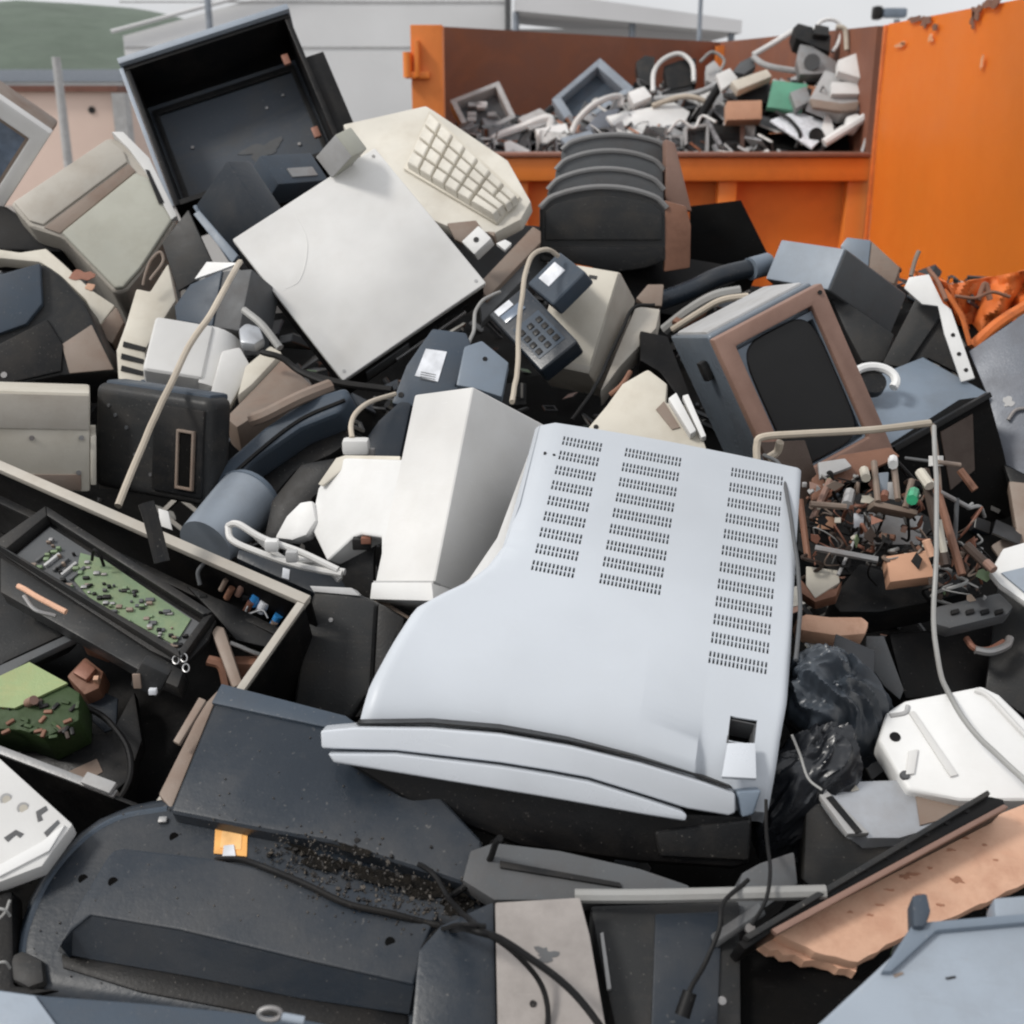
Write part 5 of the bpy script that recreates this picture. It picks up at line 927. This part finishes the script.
x_ = inn('copper_coil', 'reddish copper coil block under the circuit tray', 'coil', [(79, 628), (92, 622), (111, 637), (102, 649), (80, 641)], -.08, .03, 'rustbrown', .003); x_.part('winding', prism(x_.pl([(84, 629), (92, 626), (106, 637), (100, 643)]), 0, .006, .002), 'copper')
x_ = inn('copper_coil', 'larger copper coil block beside the green mossy block', 'coil', [(66, 676), (85, 656), (104, 671), (99, 688), (84, 695)], -.09, .03, 'rustbrown', .004); x_.part('winding', prism(x_.pl([(74, 676), (86, 663), (98, 672), (88, 684)]), 0, .008, .003), 'copper'); x_.part('terminal', box((.006, .006, .01), x_.at(97, 680, .003), .001), 'peach')
inn('dark_blue_plate', 'small dark blue plate below the larger copper coil', 'plate', [(82, 712), (100, 690), (118, 698), (116, 728), (104, 732)], -.11, .004, 'navy')
z_ = inn('labelled_cover', 'black curved panel with a small pink label at the case bottom', 'panel', [(20, 745), (60, 728), (110, 735), (134, 690), (142, 740), (128, 780), (104, 800), (20, 770)], -.10, .02, 'charcoal', .003); z_.patch('paper_label', [(68, 772), (97, 759), (103, 772), (79, 786)], 0, 'tan', .0008)
CORD('curved_cable', 'black cable curving along the right inside of the open case', [(96, 808, 1.22), (118, 800, 1.22), (130, 775, 1.24), (126, 745, 1.27), (106, 720, 1.3), (88, 708, 1.32)], .0034, 'rubber')
inn('grey_bar', 'grey bar crossing the left part of the open case', 'bar', [(-20, 674), (72, 632), (76, 638), (30, 660), (-20, 690)], -.07, .01, 'midgrey')
inn('round_motor', 'big dark rounded motor housing below the circuit tray at the left edge', 'motor', [(-40, 590), (-5, 586), (40, 600), (74, 622), (60, 636), (0, 664), (-40, 670)], -.09, .04, 'darkgrey', .012)
CORD('copper_rod', 'bright copper rod below the left end of the circuit tray', [(18, 586, 1.28), (40, 598, 1.27), (66, 612, 1.26)], .003, 'peach', 'rod'); CORD('steel_rod', 'thin steel rod beside the bright copper rod', [(24, 596, 1.27), (36, 610, 1.26), (56, 616, 1.26)], .0022, 'dullmetal', 'rod')
w2 = T('relay_block', 'small black brown relay under the right end of the circuit tray', 'relay', Matrix.Translation(P(152, 676, 1.22)), box((.03, .02, .03), (0, 0, 0), .003, rot=Matrix.Rotation(.5, 4, 'Y')), 'darkgrey'); w2.part('brown_face', box((.008, .003, .016), (-.012, -.011, 0), .001), 'tan'); w2.part('white_cap', box((.008, .006, .006), (.004, -.014, -.010), .001), 'label_white')
inn('curved_grip', 'brown rounded handle stub near the right end of the open case', 'handle', [(211, 632), (216, 624), (224, 626), (243, 683), (232, 688)], -.03, .014, 'tan', .006)
t2 = T('rusty_bracket', 'rusty bracket beside the brown handle stub in the open case', 'bracket', Matrix.Translation(P(232, 668, 1.3))); o = P(232, 668, 1.3)
t2.part('arm', tube([P(208, 660, 1.3) - o, P(222, 666, 1.3) - o, P(228, 690, 1.3) - o], .006), 'rustbrown'); t2.part('arm', box((.03, .02, .02), P(246, 668, 1.32) - o, .002), 'rustbrown')
CORD('grey_strip', 'thin grey strip right of the brown handle stub', [(230, 643, 1.31), (264, 656, 1.32)], .0026, 'dullmetal', 'metal strip')
cc = T('capacitor_board', 'black board with blue and white capacitors in the case corner', 'circuit board', Matrix.Translation(P(262, 602, 1.38))); o = P(262, 602, 1.38)
cc.part('board', box((.10, .05, .006), (0, .01, -.03), .001, rot=Matrix.Rotation(.4, 4, 'X')), 'black')
for (x, y, m_, r) in ((258, 594, 'capblue', .0058), (266, 601, 'label_white', .006), (279, 615, 'capblue', .005), (251, 602, 'copper', .004), (275, 622, 'tan', .004), (243, 585, 'bronze', .004), (226, 580, 'tan', .003), (232, 588, 'rustbrown', .004)):
    p = P(x, y, 1.36) - o; cc.part('capacitor', cyl(p, p + Vector((-.008, .004, -.014)), r), m_)
cc.part('wire', tube([P(250, 602, 1.36) - o, P(246, 614, 1.36) - o, P(262, 610, 1.36) - o, P(268, 618, 1.36) - o], .0015), 'solder'); cc.part('wire', tube([P(205, 562, 1.36) - o, P(198, 572, 1.36) - o, P(200, 585, 1.36) - o], .0025), 'midgrey')
for k in range(14): p = P(R3.uniform(200, 285), R3.uniform(575, 640), 1.37) - o; cc.part('component', box((.008, .006, .007), p, .001), R3.choice(('charcoal', 'black', 'darkgrey', 'rustbrown')))
CORD('black_post', 'thick black post standing up over the pale case rim', [(146, 503, 1.30), (152, 522, 1.30), (162, 562, 1.30)], .009, 'charcoal', 'post')
PX('white_tag', 'small white plastic tag leaning on the case rim', 'tag', [(158, 508), (168, 511), (172, 530), (160, 526)], 1.4, (0, -.8, .6), .004, 'offwhite', .001)
PX('case_hinge', 'black hinge plate crossing the open case between tray and handle', 'hinge', [(186, 585), (232, 604), (262, 620), (290, 640), (280, 650), (236, 640), (214, 614)], 1.35, (0, -.6, .8), .01, 'charcoal', .002)
PX('pink_strip', 'short pink beige strip left of the dark navy television', 'strip', [(173, 741), (199, 697), (206, 700), (179, 744)], 1.16, (0, -.6, .8), .006, 'tan', .001)
t = PX('dark_grey_case', 'dark grey case standing between the open case and the silver cabinet', 'computer', [(314, 589), (350, 590), (377, 602), (372, 690), (350, 722), (292, 712), (296, 680), (309, 606)], 1.33, (-.15, -.85, .5), .08, 'darkgrey', .008, seg=3)
t.part('side_shell', prism(t.pl([(377, 602), (404, 618), (396, 660), (366, 716), (352, 718), (372, 690)]), -.08, -.003, .004), 'charcoal'); t.screw(331, 620, 0, .003); t.part('top_edge', prism(t.pl([(310, 586), (352, 588), (360, 596), (314, 592)]), -.02, .002, .001), 'lightgrey')
PX('brown_scrap', 'small brown folded scrap beneath the white monitor foot', 'metal scrap', [(374, 598), (384, 600), (412, 618), (398, 624), (380, 612)], 1.38, (0, -.6, .8), .006, 'tan', .001)
# --- white perforated panel lower left
t = PX('perforated_cover', 'white plastic panel with round holes and slots at the left edge', 'panel', [(-40, 730), (0, 758), (73, 824), (42, 866), (0, 882), (-40, 890)], 1.08, (.05, -.5, .86), .02, 'offwhite', .003)
for x, y in ((6, 799), (23, 808), (-8, 790)): t.part('round_hole', cyl(t.at(x, y, -.001), t.at(x, y, .0008), .0052, seg=18), 'lightgrey'); t.part('hole_shadow_rim', cyl(t.at(x + .6, y + .6, -.001), t.at(x + .6, y + .6, .0012), .0036, seg=18), 'cream')
for pts in ([(36, 812), (46, 806), (48, 810), (41, 815), (43, 820), (38, 822)], [(4, 838), (16, 830), (24, 834), (20, 838), (16, 835), (8, 842)], [(44, 833), (58, 820), (60, 823), (47, 837)]): t.patch('slot', pts, 0, 'midgrey', .0007)
t.part('raised_step', prism(t.pl([(56, 832), (66, 826), (50, 852), (0, 878), (-20, 880), (-20, 870), (0, 866), (44, 842)]), -.002, .003, .001), 'white')
# --- big dark television in the lower left
t = PX('television', 'big dark navy television shell face down at the lower left with orange sticker', 'television', [(10, 985), (9, 950), (12, 930), (23, 897), (38, 870), (56, 847), (76, 827), (97, 812), (129, 799), (166, 791), (220, 800), (330, 840), (440, 872), (486, 892), (494, 930), (494, 1060), (400, 1060), (300, 1040), (120, 1010), (40, 998)], 1.05, (-.06, -.46, .88), .10, 'navy', .022, seg=5)
t.part('rim_ridge', tube([t.at(x + 8, y + 4, -.003) for x, y in ((14, 960), (20, 925), (42, 876), (76, 837), (112, 815), (160, 806))], .004, 8), 'slate')
ub = t.part('upper_shell', prism(t.pl([(169, 812), (221, 684), (346, 716), (400, 752), (482, 840), (486, 892), (440, 876), (330, 842), (250, 828)], .018), -.08, .018, .006, 3), 'navy')
t.part('shell_facet', prism(t.pl([(222, 685), (346, 717), (372, 736), (360, 738), (334, 730), (212, 704)], .0185), .017, .021, .001), 'slate', ub)
t.part('side_shell', prism(t.pl([(158, 794), (202, 706), (221, 686), (171, 810)], .0), -.08, .0, .003), 'tan')
HH = .028
rp_ = t.part('raised_panel', prism(t.pl([(60, 944), (68, 926), (80, 902), (108, 856), (114, 850), (124, 848), (210, 858), (300, 877), (430, 904), (438, 912), (424, 945), (414, 985), (300, 959), (180, 930), (90, 915), (72, 930)], HH), -.002, HH, .006, 4), 'navy', label='raised stepped panel on the television back')
A_ = [(60, 946), (72, 930), (90, 915), (180, 930), (300, 959), (414, 985)]; B_ = [(58, 951), (72, 955), (96, 960), (190, 976), (300, 998), (409, 1014)]
A_ = [tuple(t.at(*q, HH - .0015)) for q in A_]; B_ = [tuple(t.at(*q, .003)) for q in B_]; C_ = [(x, y, -.004) for x, y, z in B_]; D_ = [(x, y, -.004) for x, y, z in A_]
t.part('panel_slope', loft([list(q) for q in zip(A_, B_, C_, D_)]), 'navy', rp_)
t.part('panel_edge', prism(t.pl([(60, 953), (200, 975), (330, 1000), (409, 1014), (408, 1036), (300, 1022), (140, 992), (62, 968)], .002), -.02, .002, .003), 'black')
t.part('corner_foot', prism(t.pl([(12, 958), (24, 952), (44, 962), (46, 984), (30, 990), (14, 982)], .003), -.02, .008, .004), 'darkgrey')
st = t.patch('orange_sticker', [(216, 823), (248, 828), (247, 857), (214, 854)], .0, 'label_orange', .0012); t.patch('sticker_print', [(222, 831), (242, 834), (241, 850), (220, 848)], .0012, 'sticker_light', .0005); t.patch('sticker_tear', [(224, 846), (234, 845), (236, 858), (222, 861)], .0018, 'label_white', .001)
for x, y, h in ((83, 879, 0), (113, 882, HH), (390, 942, HH), (174, 837, 0)): t.part('screw_hole', cyl(t.at(x, y, h - .001), t.at(x, y, h + .0008), .0042, seg=14), 'void')
t.part('white_clip', box((.008, .006, .004), t.at(163, 820, .002), .001), 'dullmetal')
# crumbs of dirt gathered along the ridge
for k, (x, y, rx, ry, h) in enumerate(((330, 862, .030, .007, .0022), (385, 878, .040, .007, .0024), (430, 888, .030, .010, .0015), (300, 850, .016, .005, .0005), (352, 850, .022, .004, .0185), (455, 905, .016, .010, .0005))):
    c_ = t.at(x, y, h); t.part('soot_smear', prism([(c_[0] + a * .96 + b * .2, c_[1] - a * .28 + b) for a, b in rough_blob(0, 0, rx, ry, k + 31)], h, h + .0006), 'soot')
Rd = random.Random(9); m = nb(); Lm = t
for k in range(650):
    f = Rd.random(); x = 285 + 160 * f + Rd.gauss(0, 26); y = 852 + 58 * f + Rd.gauss(0, 20 * (1 - abs(f - .5) * .9)); 
    if x > 486 or x < 250: continue
    p = t.at(x, y, .018 if y < 838 + (x - 250) * .27 else (HH if y > 872 + (x - 300) * .22 else .002)); s = Rd.uniform(.0006, .0017) * (2 if Rd.random() < .06 else 1)
    q = nb(); bmesh.ops.create_icosphere(q, subdivisions=1, radius=s)
    for v in q.verts: v.co *= Rd.uniform(.5, 1.2)
    bmesh.ops.translate(q, vec=t.M @ (p + Vector((0, 0, s * .3))), verts=q.verts); merge(m, q)
for k in range(200):
    x = Rd.uniform(30, 480); y = Rd.uniform(700, 990)
    if y < 800 and x < 200: continue
    if x < 120 and y < 860: continue
    h = .0185 if (y < 828 + (x - 170) * .16 and x > 175) else HH if y > 860 + (x - 120) * .12 and y < 910 + (x - 90) * .2 else .001
    p = t.at(x, y, h); s = Rd.uniform(.0004, .0011); q = nb(); bmesh.ops.create_icosphere(q, subdivisions=1, radius=s); bmesh.ops.translate(q, vec=t.M @ p, verts=q.verts); merge(m, q)
islandmat('crumbs', [(0, (.015, .013, .012)), (.4, (.035, .03, .026)), (.72, (.07, .06, .05)), (.88, (.13, .11, .09)), (.985, (.25, .23, .2))]); struct('dirt_crumbs', m, 'crumbs', 'stuff')
TV = t
# --- bottom strip, clip
t = PX('blue_grey_cover', 'blue grey panel edge along the bottom left border', 'panel', [(-60, 985), (0, 989), (44, 995), (150, 1003), (300, 1018), (330, 1024), (330, 1120), (-60, 1120)], .82, (0, -.5, .86), .02, 'slate', .003); t.part('bright_end', prism(t.pl([(-60, 988), (0, 992), (36, 997), (60, 1030), (70, 1080), (-60, 1080)]), -.001, .003, .001), 'bluegrey')
t = T('metal_clip', 'small round steel clip at the bottom left border', 'clip', Matrix.Translation(P(270, 1012, .80))); o = P(270, 1012, .80)
t.part('ring', tube([P(270 + 11 * math.cos(a), 1014 + 6 * math.sin(a), .80) - o for a in np.linspace(0, 6.2, 14)], .0018), 'dullmetal'); t.part('pin', cyl(P(282, 1017, .80) - o, P(304, 1021, .80) - o, .003), 'bluegrey')
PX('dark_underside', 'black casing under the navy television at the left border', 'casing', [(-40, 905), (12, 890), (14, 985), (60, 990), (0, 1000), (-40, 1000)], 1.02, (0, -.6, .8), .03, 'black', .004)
for k, (a, lb) in enumerate((((908, 914), 'upper thin grey wire left of the navy television'), ((925, 918), 'middle thin grey wire left of the navy television'), ((965, 966), 'lower thin grey wire left of the navy television'))): CORD('thin_wire', lb, [(-10, a[0], .98), (4, a[1] - 4, .98), (10, a[1] + 2 - 20 * (k == 1), .985)], .0012, 'cordgrey')
# ================================================================ BOTTOM MIDDLE
t = PX('steel_sheet', 'pale dusty rectangular steel panel at the bottom centre crossed by black cables', 'panel', [(495, 902), (580, 897), (590, 935), (610, 1050), (498, 1050)], .93, (0, -.45, .89), .01, 'dustpanel', .002); t.screw(533, 1004, 0, .003, 'charcoal', 'hole'); t.patch('stain', rough_blob(545, 955, 13, 8, 5), 0, 'midgrey', .0004)
t = PX('dark_cabinet', 'dark grey cabinet side right of the dusty steel panel', 'cabinet', [(590, 905), (740, 900), (742, 1060), (622, 1060), (600, 960)], .96, (0, -.5, .86), .06, 'darkgrey', .004)
t.part('blue_panel', prism(t.pl([(655, 915), (722, 912), (716, 1050), (650, 1050)]), -.001, .003, .002), 'navy'); t.part('side_strip', prism(t.pl([(600, 935), (603, 934), (611, 990), (607, 991)]), 0, .004), 'lightgrey'); t.screw(722, 1001, 0, .004)
t = PX('grey_cover', 'flat grey cover under the silver cabinet front', 'cover', [(494, 842), (560, 850), (640, 868), (690, 885), (690, 896), (580, 900), (494, 900), (462, 880), (470, 850)], 1.03, (0, -.4, .9), .02, 'midgrey', .003); t.part('dark_seam', prism(t.pl([(500, 862), (620, 884), (622, 889), (500, 869)]), 0, .003, .001), 'charcoal')
PX('navy_side_board', 'dark navy panel between the navy television and the dusty steel panel', 'panel', [(418, 950), (440, 925), (494, 900), (498, 1060), (408, 1060)], .94, (-.05, -.5, .86), .03, 'navy', .004)
t = PX('grey_box', 'grey box corner beside the silver cabinet foot', 'box', [(742, 872), (760, 862), (795, 850), (799, 884), (770, 905), (742, 925), (735, 900)], 1.02, (.1, -.5, .86), .06, 'midgrey', .004)
PX('black_gap_board', 'black board below the peach foam board', 'board', [(738, 948), (780, 945), (860, 975), (905, 945), (820, 1060), (742, 1060)], .97, (0, -.5, .86), .02, 'void', .002)
CORD('plastic_tube', 'straight grey plastic tube lying below the silver cabinet', [(575, 896, .99), (650, 896, .985), (740, 894, .98), (826, 892, .975)], .0058, 'cordgrey', 'tube')
t = T('tube_bracket', 'grey bracket end holding the straight plastic tube', 'bracket', Matrix.Translation(P(738, 925, .97)), box((.05, .012, .006), (0, 0, 0), .002, rot=Matrix.Rotation(-.7, 4, 'Y')), 'midgrey'); t.part('bolt', cyl((.008, -.006, .0), (.008, -.009, .004), .004), 'dullmetal')
CORD('black_cable', 'thick black cable from the orange sticker across the dusty panel', [(216, 860, -.004), (238, 860, -.012), (262, 866, -.031), (300, 882, -.031), (345, 902, -.032), (395, 915, -.032), (440, 926, -.032), (470, 930, .905), (500, 938, .90), (530, 958, .895), (570, 990, .885), (610, 1040, .87)], .0028, 'rubber')
CORD('black_cable', 'black cable running down from the dirt to the dusty panel', [(418, 864, -.021), (436, 878, -.02), (452, 902, -.03), (474, 924, .908), (510, 948, .90), (538, 980, .905), (548, 1010, .90), (546, 1045, .89)], .0022, 'rubber')
CORD('black_cable', 'thin black cable hanging over the navy side panel', [(486, 926, .90), (460, 925, .905), (436, 932, -.032), (421, 955, -.03), (418, 1000, -.008), (420, 1040, -.006)], .0018, 'rubber')
CORD('black_cable', 'short black cable below the front strip of the silver cabinet', [(500, 838, 1.0), (488, 860, -.022), (470, 882, -.02), (452, 896, -.008)], .003, 'rubber')
CORD('black_cable', 'short black wire end beside the dusty panel edge', [(466, 934, -.004), (474, 950, -.004), (476, 965, -.004), (472, 990, -.004)], .003, 'rubber')
t = CORD('plug_cable', 'black cable ending in a plug on the dark grey cabinet side', [(748, 880, .99), (724, 902, .955), (719, 930, .94), (706, 962, .93), (692, 985, .92), (686, 1000, .915)], .0019, 'rubber')
c_ = P(686, 1003, .914); t.part('plug', cyl(t.Mi @ P(690, 992, .917), t.Mi @ P(682, 1016, .912), .0055, .006), 'rubber'); 
CORD('hanging_wire', 'thin black wire hanging from the silver cabinet corner', [(766, 800, 1.08), (766, 835, 1.05), (770, 870, .98), (766, 900, .96), (752, 925, .95)], .0016, 'rubber')
CORD('light_wire', 'thin pale wire beside the rubbish bag', [(792, 735, 1.1), (800, 755, 1.1), (808, 778, 1.09), (822, 790, 1.08)], .0012, 'cordgrey')
# ================================================================ SCRAP IN THE CONTAINER
G4 = None
def cq(name, label, cat, pts, d, m, t_=.04, n=(0, -.75, .65), b=.004): return PX(name, label, cat, pts, d, n, t_, m, b)
def cframe(name, label, cat, pts, d, m, inner, k=.78, n=(0, -.75, .65)):
    t = cq(name, label, cat, pts, d, m, .08, n); cx = sum(p[0] for p in pts) / len(pts); cy = sum(p[1] for p in pts) / len(pts); ip = [(cx + (x - cx) * k, cy + (y - cy) * k) for x, y in pts]
    bpy.data.objects.remove(t.o); a, b = t.pl(pts), t.pl(ip); t = T(name, label, cat, t.M)
    for i in range(len(a)): j = (i + 1) % len(a); t.part('frame_bar', prism([a[i], a[j], b[j], b[i]], -.08, 0, .002), m)
    t.part('rear_panel', prism(b, -.09, -.07), inner); return t
t = cframe('monitor_housing', 'grey open monitor housing at the left of the container heap', 'monitor', [(450, 100), (499, 81), (516, 117), (470, 140)], 6.6, 'lightgrey', 'midgrey', .8)
for k in range(7): p = t.at(random.uniform(470, 505), random.uniform(104, 124), -.03); t.part('tube_part', box((.05, .03, .03), p, .006), random.choice(('lightgrey', 'dullmetal', 'white')))
cframe('monitor_housing', 'larger blue grey open housing standing diagonally in the container heap', 'monitor', [(552, 99), (600, 58), (634, 88), (573, 131)], 6.7, 'bluegrey', 'slate', .76)
def ct(name, label, pts, r, m, cat='pipe'): return CORD(name, label, pts, r, m, cat)
ct('white_bar', 'white angled bar left of the white box in the container', [(495, 146, 6.3), (495, 138, 6.3), (520, 128, 6.3), (548, 118, 6.3), (550, 130, 6.3)], .022, 'white', 'bar')
cq('white_box', 'small white box just behind the container rim', 'box', [(535, 129), (566, 123), (573, 143), (548, 149), (541, 145)], 6.2, 'white', .06)
cq('white_scrap', 'crumpled white scrap under the white angled bar', 'scrap', [(504, 142), (510, 140), (530, 150), (526, 157), (506, 156)], 6.15, 'white', .04)
ct('arched_cable', 'white arched hose before the blue grey housing', [(571, 134, 6.2), (578, 120, 6.2), (592, 106, 6.2), (608, 98, 6.25), (620, 97, 6.3), (621, 106, 6.3)], .017, 'offwhite', 'hose')
cq('white_sheet', 'wide white sheet lying in the middle of the container heap', 'sheet', [(606, 116), (674, 102), (690, 112), (686, 120), (654, 140), (618, 131)], 6.3, 'white', .02, (0, -.6, .8))
cq('dark_casing', 'dark blue casing piece behind the arched hose', 'casing', [(585, 128), (600, 112), (620, 108), (610, 128), (594, 136)], 6.4, 'mottle')
cq('black_casing', 'black casing left of the black cable box in the container', 'casing', [(636, 62), (645, 55), (655, 57), (653, 84), (640, 86)], 6.9, 'darkgrey', .08)
t = cq('cable_box', 'black box inside a pale cable loop at the heap centre', 'box', [(664, 66), (680, 60), (696, 58), (696, 84), (668, 90)], 6.7, 'charcoal', .08); t.part('cable_loop', tube([t.at(x, y, .02) for x, y in ((653, 92), (654, 72), (664, 59), (680, 54), (692, 64), (694, 82))], .013), 'offwhite')
ct('pale_tube', 'long pale tube right of the wide white sheet', [(654, 99, 6.4), (676, 97, 6.4), (700, 92, 6.4), (718, 84, 6.45)], .016, 'lightgrey', 'tube'); ct('beige_tube', 'beige tube just above the wide white sheet', [(652, 106, 6.35), (680, 97, 6.33), (700, 99, 6.33), (712, 108, 6.33)], .014, 'cordbeige', 'tube')
ct('black_bar', 'thick black bar standing slanted near the brown carton', [(698, 122, 6.25), (708, 104, 6.3), (722, 82, 6.35)], .024, 'black', 'bar')
cq('white_plate', 'white plate behind the slanted black bar', 'plate', [(700, 92), (722, 90), (728, 118), (704, 124)], 6.45, 'offwhite', .03)
t = cframe('small_monitor', 'small grey monitor behind the rim, left of the black drive', 'monitor', [(685, 126), (709, 123), (709, 154), (685, 154)], 6.12, 'lightgrey', 'midgrey', .8, (0, -.95, .3)); 
t = cq('black_drive', 'black slotted drive with brown edge behind the rim', 'drive', [(712, 125), (740, 125), (739, 154), (711, 154)], 6.12, 'charcoal', .05, (0, -.95, .3)); t.part('slot', prism(t.pl([(716, 134), (736, 134), (736, 139), (716, 139)]), 0, .006), 'black'); t.part('side_edge', prism(t.pl([(740, 126), (745, 126), (744, 154), (740, 154)]), -.04, .004), 'bronze')
ct('bent_tube', 'upper white bent tube pointing to the dark cluster', [(753, 55, 6.6), (772, 44, 6.6), (793, 31, 6.6)], .015, 'offwhite', 'tube'); ct('bent_tube', 'lower white bent tube below the upper one', [(753, 57, 6.55), (768, 66, 6.5), (802, 72, 6.5)], .017, 'lightgrey', 'tube')
t = cq('dark_gearbox', 'black clustered gearbox on top of the container heap', 'machine part', [(793, 28), (798, 23), (813, 27), (831, 35), (830, 52), (820, 48), (796, 38)], 6.1, 'charcoal', .1); t.part('block', prism(t.pl([(814, 28), (828, 31), (828, 40), (812, 38)]), 0, .03, .006), 'darkgrey')
ct('white_wire', 'white wire coil beside the black clustered gearbox', [(814, 30, 6.1), (822, 21, 6.1), (834, 20, 6.1), (842, 28, 6.1), (838, 44, 6.1), (832, 52, 6.1)], .010, 'white', 'wire'); ct('pale_wire', 'pale wire strap right of the white wire coil', [(836, 27, 5.95), (845, 30, 5.95), (847, 50, 5.95)], .013, 'cordbeige', 'wire')
cq('cream_bar', 'cream block above the brown carton in the container', 'block', [(731, 81), (767, 69), (772, 76), (738, 90)], 6.05, 'cream', .05)
cq('green_sheet', 'green plastic panel in the container heap', 'panel', [(773, 80), (808, 84), (802, 111), (767, 107)], 6.0, 'greenplastic', .03)
cq('black_wedge', 'black casing between the cream block and the green panel', 'casing', [(738, 92), (770, 80), (768, 104), (748, 100)], 6.1, 'black', .05)
cq('carton', 'brown carton behind the container rim', 'carton', [(727, 101), (762, 100), (762, 119), (727, 120)], 6.0, 'carton', .08, (0, -.9, .4)); cq('pale_strip', 'pale narrow strip under the brown carton', 'strip', [(724, 121), (759, 120), (758, 127), (724, 128)], 6.15, 'offwhite', .03)
t = cq('pale_sheet', 'large pale blue sheet lying right of the brown carton', 'sheet', [(770, 120), (796, 110), (836, 126), (826, 134), (812, 148)], 5.9, 'label_white', .012, (0, -.5, .85)); t.part('black_knob', cyl(t.at(816, 135, 0), t.at(816, 135, .02), .035), 'charcoal')
ct('white_bar', 'white bar leaning across the right end of the heap', [(824, 143, 5.78), (845, 130, 5.78), (866, 117, 5.78)], .022, 'white', 'bar'); cq('white_fitting', 'small white plastic fitting beside the leaning white bar', 'fitting', [(826, 112), (832, 120), (834, 130), (846, 122), (842, 134), (826, 140), (822, 128)], 5.85, 'white', .03)
t = cq('grey_printer', 'grey printer on its side near the orange door', 'printer', [(809, 100), (825, 70), (877, 85), (873, 108), (841, 113)], 5.86, 'lightgrey', .08); t.part('light_tray', prism(t.pl([(830, 86), (858, 86), (862, 98), (830, 98)]), 0, .03, .006), 'white'); t.part('lower_shell', prism(t.pl([(809, 101), (841, 106), (858, 104), (856, 112), (840, 114), (812, 110)]), 0, .02, .004), 'tan')
cq('grey_bracket', 'light grey folded casing above the grey printer', 'casing', [(838, 60), (856, 53), (866, 59), (860, 78), (838, 71)], 5.84, 'offwhite', .05); cq('black_block', 'black block beside the orange door above the printer', 'block', [(865, 57), (880, 54), (880, 74), (866, 70)], 5.8, 'black', .06)
t = cq('grey_motor', 'grey machine part below the black clustered gearbox', 'machine part', [(797, 60), (800, 44), (812, 46), (838, 62), (836, 72), (815, 74), (800, 74)], 6.05, 'dullmetal', .06); t.part('gear', cyl(t.at(812, 62, 0), t.at(812, 62, .03), .04), 'midgrey')
ct('red_rod', 'orange red rod behind the container rim', [(767, 154, 6.1), (774, 146, 6.1), (783, 135, 6.12)], .018, 'rustorange', 'rod'); cq('orange_scrap', 'orange scrap piece at the foot of the pale blue sheet', 'scrap', [(797, 150), (812, 146), (822, 153), (798, 156)], 6.1, 'rustorange', .02)
cq('white_block', 'white rounded block left of the orange red rod', 'block', [(744, 147), (760, 143), (765, 152), (748, 156)], 6.1, 'white', .04, b=.012); cq('grey_block', 'small grey machine block above the white rounded block', 'block', [(746, 134), (762, 130), (768, 142), (752, 145)], 6.15, 'lightgrey', .04)
cq('silver_block', 'silver casing standing left of the cream block in the heap', 'casing', [(706, 66), (714, 60), (726, 74), (718, 86), (706, 80)], 6.55, 'lightgrey', .05); cq('grey_wedge', 'grey wedge left of the lower bent tube', 'casing', [(740, 62), (752, 56), (756, 66), (744, 74), (732, 72)], 6.55, 'midgrey', .05)
cq('dark_motor', 'dark motor block under the slanted black bar', 'motor', [(662, 92), (692, 86), (698, 96), (672, 100)], 6.5, 'charcoal', .05); ct('grey_pipe', 'grey pipe lying behind the white sheet at the heap left', [(516, 134, 6.45), (536, 122, 6.45), (552, 108, 6.5)], .02, 'charcoal')
ct('grey_rod', 'thin grey rod beside the orange door above the rim', [(862, 152, 5.76), (868, 132, 5.76), (872, 112, 5.76)], .008, 'lightgrey', 'rod')

cq('white_box', 'small white box leaning left of the dark motor block in the heap', 'box', [(628, 92), (644, 86), (652, 96), (634, 104)], 6.35, 'white', .06)
cq('grey_cover', 'light grey cover between the two open housings in the heap', 'cover', [(518, 118), (540, 108), (556, 120), (530, 130)], 6.3, 'lightgrey', .03)
cq('pale_cover', 'pale cover lying above the slanted black bar in the heap', 'cover', [(716, 74), (730, 68), (738, 78), (722, 90)], 6.2, 'offwhite', .03)
cq('grey_drive', 'grey drive under the blue grey open housing', 'drive', [(560, 138), (590, 130), (604, 142), (572, 152)], 6.05, 'bluegrey', .04)
cq('steel_block', 'dull steel block right of the green plastic panel', 'block', [(790, 92), (806, 86), (812, 100), (796, 108)], 5.95, 'dullmetal', .05)
cq('white_cup', 'small white round cup in front of the grey printer', 'cup', [(846, 116), (858, 112), (864, 120), (856, 130), (846, 128)], 5.8, 'white', .05, b=.015)
cq('dark_adapter', 'dark adapter block right of the crumpled white scrap', 'adapter', [(596, 136), (616, 132), (622, 144), (600, 150)], 6.0, 'charcoal', .05)
ct('thin_cable', 'thin pale cable tangled over the small grey monitor', [(668, 132, 6.0), (680, 120, 6.0), (694, 128, 6.0), (702, 116, 6.05), (716, 122, 6.0)], .007, 'offwhite', 'cable')
ct('thin_cable', 'thin grey cable looped above the silver casing', [(700, 62, 6.5), (712, 52, 6.5), (724, 60, 6.5), (720, 72, 6.5)], .008, 'cordgrey', 'cable')
ct('black_hose', 'black hose curling over the pale blue sheet', [(776, 112, 5.95), (790, 120, 5.9), (800, 134, 5.85), (796, 148, 5.85)], .010, 'black', 'hose')
for r in FITLOG:
    if r[1] > 5: print('FIT', r)
